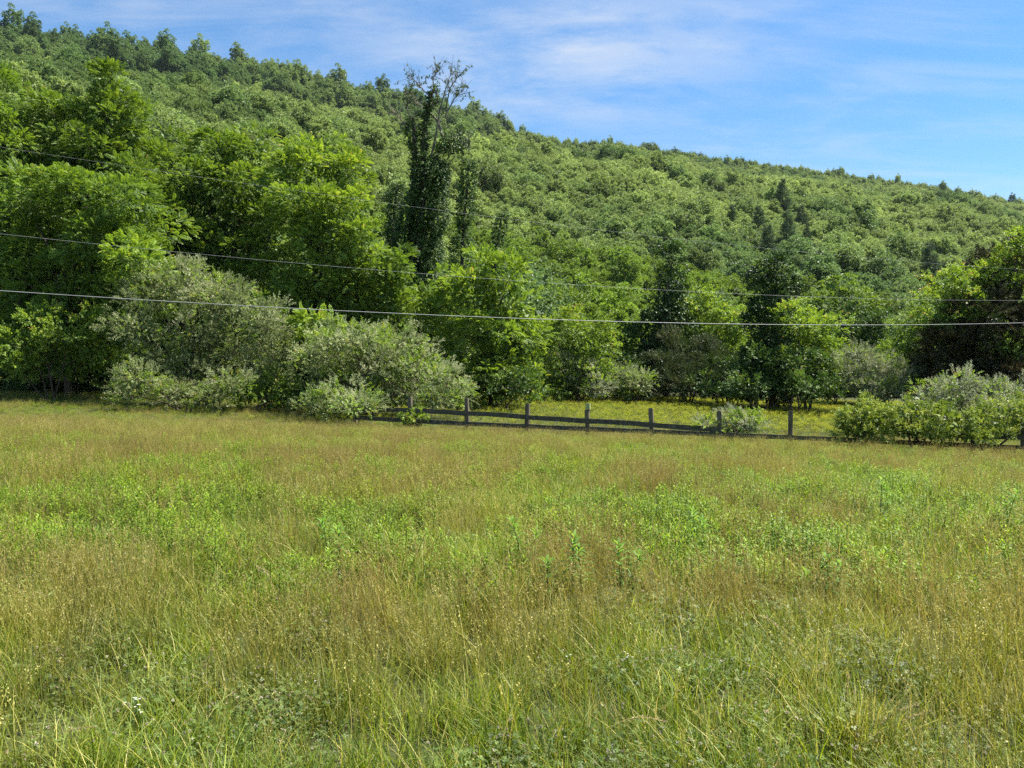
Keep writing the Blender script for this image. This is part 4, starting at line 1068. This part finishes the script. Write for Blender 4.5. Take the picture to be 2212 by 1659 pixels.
idx = np.where(r1 < pS, IS + rngm.integers(0, 6, n), IG + rngm.integers(0, 6, n))
r2_ = rngm.random(n); idx = np.where(r2_ < pF, IF + rngm.integers(0, 4, n), idx)
r3 = rngm.random(n); idx = np.where((r3 < pC) & (r2_ >= pF), IC + rngm.integers(0, 4, n), idx)
r4 = rngm.random(n)
yel = back & (r4 < np.clip(0.22 + 0.42 * smooth(0, 12, gx), 0, 0.62))
idx = np.where(yel, IY + rngm.integers(0, 3, n), np.where(back & (r4 > 0.85), IG + rngm.integers(0, 6, n), idx))
farf = smooth(10, 40, gy)
scl = rngm.uniform(0.75, 1.15, n) * (1 - 0.38 * farf) * (1 - 0.22 * smooth(26, 32, gy)) * (1 - 0.22 * (1 - smooth(2, 9, gy)))
tint = np.clip(0.12 + (dryA - 0.45) * 1.4 + 0.10 * farf * (~back) + rngm.normal(0, 0.12, n), 0, 0.85)
pink = fbm(gx * 0.25 + 30, gy * 0.5, 91, 3)
tint = np.where((idx >= IS) & (idx < IS + 6), np.clip((pink - 0.48) * 4, 0, 0.8), tint)
tint = np.where((idx >= IF) & (idx < IF + 4), np.clip((dryA - 0.45) * 1.5, 0, 0.5), tint)
tint = np.where(back, tint * 0.4, tint)
bri = np.clip(1.0 + 0.25 * (fbm(gx * 1.3, gy * 0.9, 95, 2) - 0.5) + rngm.normal(0, 0.17, n), 0.55, 1.5)
rot = np.stack([rngm.normal(0, 0.10, n), rngm.normal(0, 0.10, n), rngm.random(n) * 6.283], 1)
scatter('meadow_grass', 'tall unmown meadow of dry straw coloured and green grass, weeds and clover', np.stack([gx, gy, gz], 1), rot, scl, idx, tint, bri, MEAD, 'grass')
print('SCATTER', n, 'forest', nf)

# individual tall weeds, seed stalks and flowers that stand out
M['weed_leaf'] = leaf_mat('tall weed leaves', [(0.0, (0.070, 0.160, 0.025)), (0.5, (0.140, 0.260, 0.040)), (1.0, (0.240, 0.360, 0.070))], 0.4)
M['weed_stem'] = noise_mat('dark weed stem', (0.020, 0.022, 0.014), (0.060, 0.060, 0.035), 20)
M['white_petal'] = leaf_mat('white petals', [(0.0, (0.45, 0.45, 0.38)), (1.0, (0.66, 0.66, 0.60))], 0.25, tsat=0.8)
M['straw_one'] = leaf_mat('bleached seed stalk', [(0.0, (0.30, 0.24, 0.10)), (1.0, (0.56, 0.48, 0.26))], 0.3)
def ground_at(px, py):
    for yy in np.linspace(2.0, 60, 2900):
        x = (px - 1106) / F * yy
        if (CAMZ - g(x, yy)) / yy * F <= py - 850: return x, yy
    return x, yy
def tall_weed(label, px, pytop, pybase, seed, stems=2):
    rng = np.random.default_rng(seed)
    x, y = ground_at(px, pybase + 60); z = g(x, y)
    H = float(P(px, pytop, y)[2]) - z
    root = empty('tall_weed', (x, y, z)); tag(root, label, 'weed', 'tall leafy weeds in the meadow')
    lv = MB(); st = MB()
    for k in range(stems):
        b = np.array([0.09 * k * (1 if k % 2 else -1), rng.normal(0, 0.04), 0]); h = H * (1 - 0.18 * k)
        l0 = MB(); forb_stem(l0, b, h, rng, 0.15, 0.022, 34, 0, 1)
        lm = [i for i, m_ in enumerate(l0.M) if m_[0] == 0]; sm = [i for i, m_ in enumerate(l0.M) if m_[0] == 1]
        offs = np.cumsum([0] + [len(v) for v in l0.V])
        for i in lm: lv.add(l0.V[i], l0.Q[i] - offs[i], l0.A[i])
        for i in sm: st.add(l0.V[i], l0.Q[i] - offs[i], l0.A[i])
    link_mesh('leaves', lv.mesh('leaves', [M['weed_leaf']]), root)
    link_mesh('stem', st.mesh('stem', [M['weed_stem']], True), root)
tall_weed('tallest leafy weed with dark stem, just right of centre in the meadow', 1232, 1160, 1245, 1, 3)
tall_weed('leafy weed with spreading top, right of the tallest weed', 1340, 1175, 1240, 2, 2)
tall_weed('leafy weed leaning beside the tallest weed on its left', 1130, 1125, 1190, 3, 2)
tall_weed('leafy dark stemmed weed in the green patch right of centre', 1500, 1105, 1160, 4, 2)
tall_weed('bushy weed with drooping leaves, right half of the meadow', 1790, 1200, 1260, 5, 3)
tall_weed('upright weed in the bright patch near the right edge', 2170, 1060, 1120, 6, 3)
tall_weed('upright weed in the bright patch, left of the rightmost weed', 1900, 1035, 1090, 7, 2)
tall_weed('dark stemmed weed in the left half below the domed tree', 715, 1120, 1175, 8, 2)
def white_flower(label, px, py, seed, n=5, s=0.0075):
    rng = np.random.default_rng(seed); x, y = ground_at(px, py + 75); z = g(x, y); H = float(P(px, py, y)[2]) - z
    root = empty('white_flower', (x, y, z)); tag(root, label, 'flower')
    st = MB(); pe = MB()
    for k in range(n):
        t = np.array([rng.normal(0, 0.018), rng.normal(0, 0.012), H + rng.normal(0, 0.012)])
        tube(st, bezier(np.zeros(3), np.array([0, 0, H * 0.6]), t, 5), 0.0014, 3)
        for q in range(9):
            a = q * 0.698; d = np.array([math.cos(a), math.sin(a) * 0.9, 0.25]); sd = np.array([-math.sin(a), math.cos(a), 0])
            pe.add([t, t + d * s * 0.6 + sd * s * 0.3, t + d * s, t + d * s * 0.6 - sd * s * 0.3], [[0, 1, 2, 3]], rng.random())
    link_mesh('stem', st.mesh('stem', [M['weed_leaf']]), root); link_mesh('blossom', pe.mesh('blossom', [M['white_petal']]), root)
white_flower('cluster of small white flowers low in the left foreground', 300, 1513, 1, 8)
white_flower('pair of small white blossoms just under the left foreground cluster', 308, 1535, 2, 5)
white_flower('small cream flower cluster in the centre right foreground', 1350, 1418, 3, 6)
white_flower('pale flower beside a green leaf in the centre foreground', 1222, 1412, 4, 3)
white_flower('single tiny white flower at the foot of the photo, left of centre', 690, 1468, 5, 1)
def stalk(label, pl, seed):
    rng = np.random.default_rng(seed); x, y = ground_at(pl[0][0], pl[0][1] + 40); b = np.array([x, y, g(x, y)])
    q = np.array([P(a, c, y - 0.02 * i) for i, (a, c) in enumerate(pl)]) - b; q = np.vstack([[0, 0, 0], q])
    t = np.linspace(0, 1, 14); w = np.linspace(0, 1, len(q)); pts = np.stack([np.interp(t, w, q[:, k]) for k in range(3)], 1)
    for _ in range(2): pts[1:-1] = (pts[:-2] + pts[2:] + 2 * pts[1:-1]) / 4
    root = empty('seed_stalk', tuple(b)); tag(root, label, 'grass stalk', 'bleached seed stalks in the foreground')
    m_ = MB(); tube(m_, pts, np.linspace(0.0018, 0.001, 14), 3, 0, 0.6); link_mesh('stem', m_.mesh('stem', [M['straw_one']]), root)
    h = MB(); k = 60; s = rng.uniform(0.62, 1.0, k); p = np.stack([np.interp(s, t, pts[:, j]) for j in range(3)], 1) + rng.normal(0, 0.003, (k, 3))
    d = norm(pts[-1] - pts[-5]); fw = norm(d + rng.normal(0, 0.35, (k, 3))); sd = norm(np.cross(fw, rng.normal(0, 1, (k, 3)))); L_ = 0.012
    V = np.stack([p, p + fw * L_ * .5 + sd * L_ * .3, p + fw * L_, p + fw * L_ * .5 - sd * L_ * .3], 1); h.add(V.reshape(-1, 3), np.arange(k * 4).reshape(-1, 4), np.repeat(rng.random(k), 4))
    link_mesh('seed_head', h.mesh('seed_head', [M['straw_one']]), root)
stalk('arching bleached seed stalk at lower right, curving left to right', [(1905, 1600), (1930, 1565), (1965, 1550), (2005, 1535)], 1)
stalk('second arching bleached stalk just above the lower right one', [(1900, 1560), (1935, 1535), (1985, 1520)], 2)
stalk('long bleached stalk curving down to the right, bottom centre right', [(1290, 1600), (1330, 1560), (1385, 1545), (1440, 1560)], 3)
stalk('upright pale seed head standing in the lower right grass', [(1830, 1560), (1828, 1500), (1832, 1460)], 4)
stalk('drooping pale stalk in the lower left corner', [(90, 1620), (120, 1585), (160, 1575), (205, 1570)], 5)
stalk('leaning pale straight stalk in the left foreground', [(425, 1470), (445, 1435), (460, 1400)], 6)
stalk('arching pale stalk left of centre above the clover', [(610, 1300), (600, 1260), (575, 1235), (555, 1222)], 7)
stalk('pale nodding stalk in the tan grass at centre right', [(1720, 1420), (1705, 1380), (1670, 1340), (1640, 1330)], 8)

# ================================================================== HAZE
hz_m = new_mat('thin air haze'); N = hz_m.node_tree.nodes
pv = N.new('ShaderNodeVolumePrincipled'); pv.inputs['Color'].default_value = (0.72, 0.84, 1.0, 1); pv.inputs['Density'].default_value = 0.00003; pv.inputs['Density Attribute'].default_value = ''
pv.inputs['Anisotropy'].default_value = 0.0
ou = N.new('ShaderNodeOutputMaterial'); hz_m.node_tree.links.new(pv.outputs[0], ou.inputs['Volume'])
bm = bmesh.new(); bmesh.ops.create_cube(bm, size=1.0)
for v in bm.verts: v.co = Vector((v.co.x * 3200, 640 + v.co.y * 2300, -4.5 + (v.co.z + 0.5) * 290))
me = bpy.data.meshes.new('haze'); bm.to_mesh(me); bm.free(); me.materials.append(hz_m)
hb = link_mesh('haze', me); tag(hb, kind='stuff')
hb.visible_shadow = True
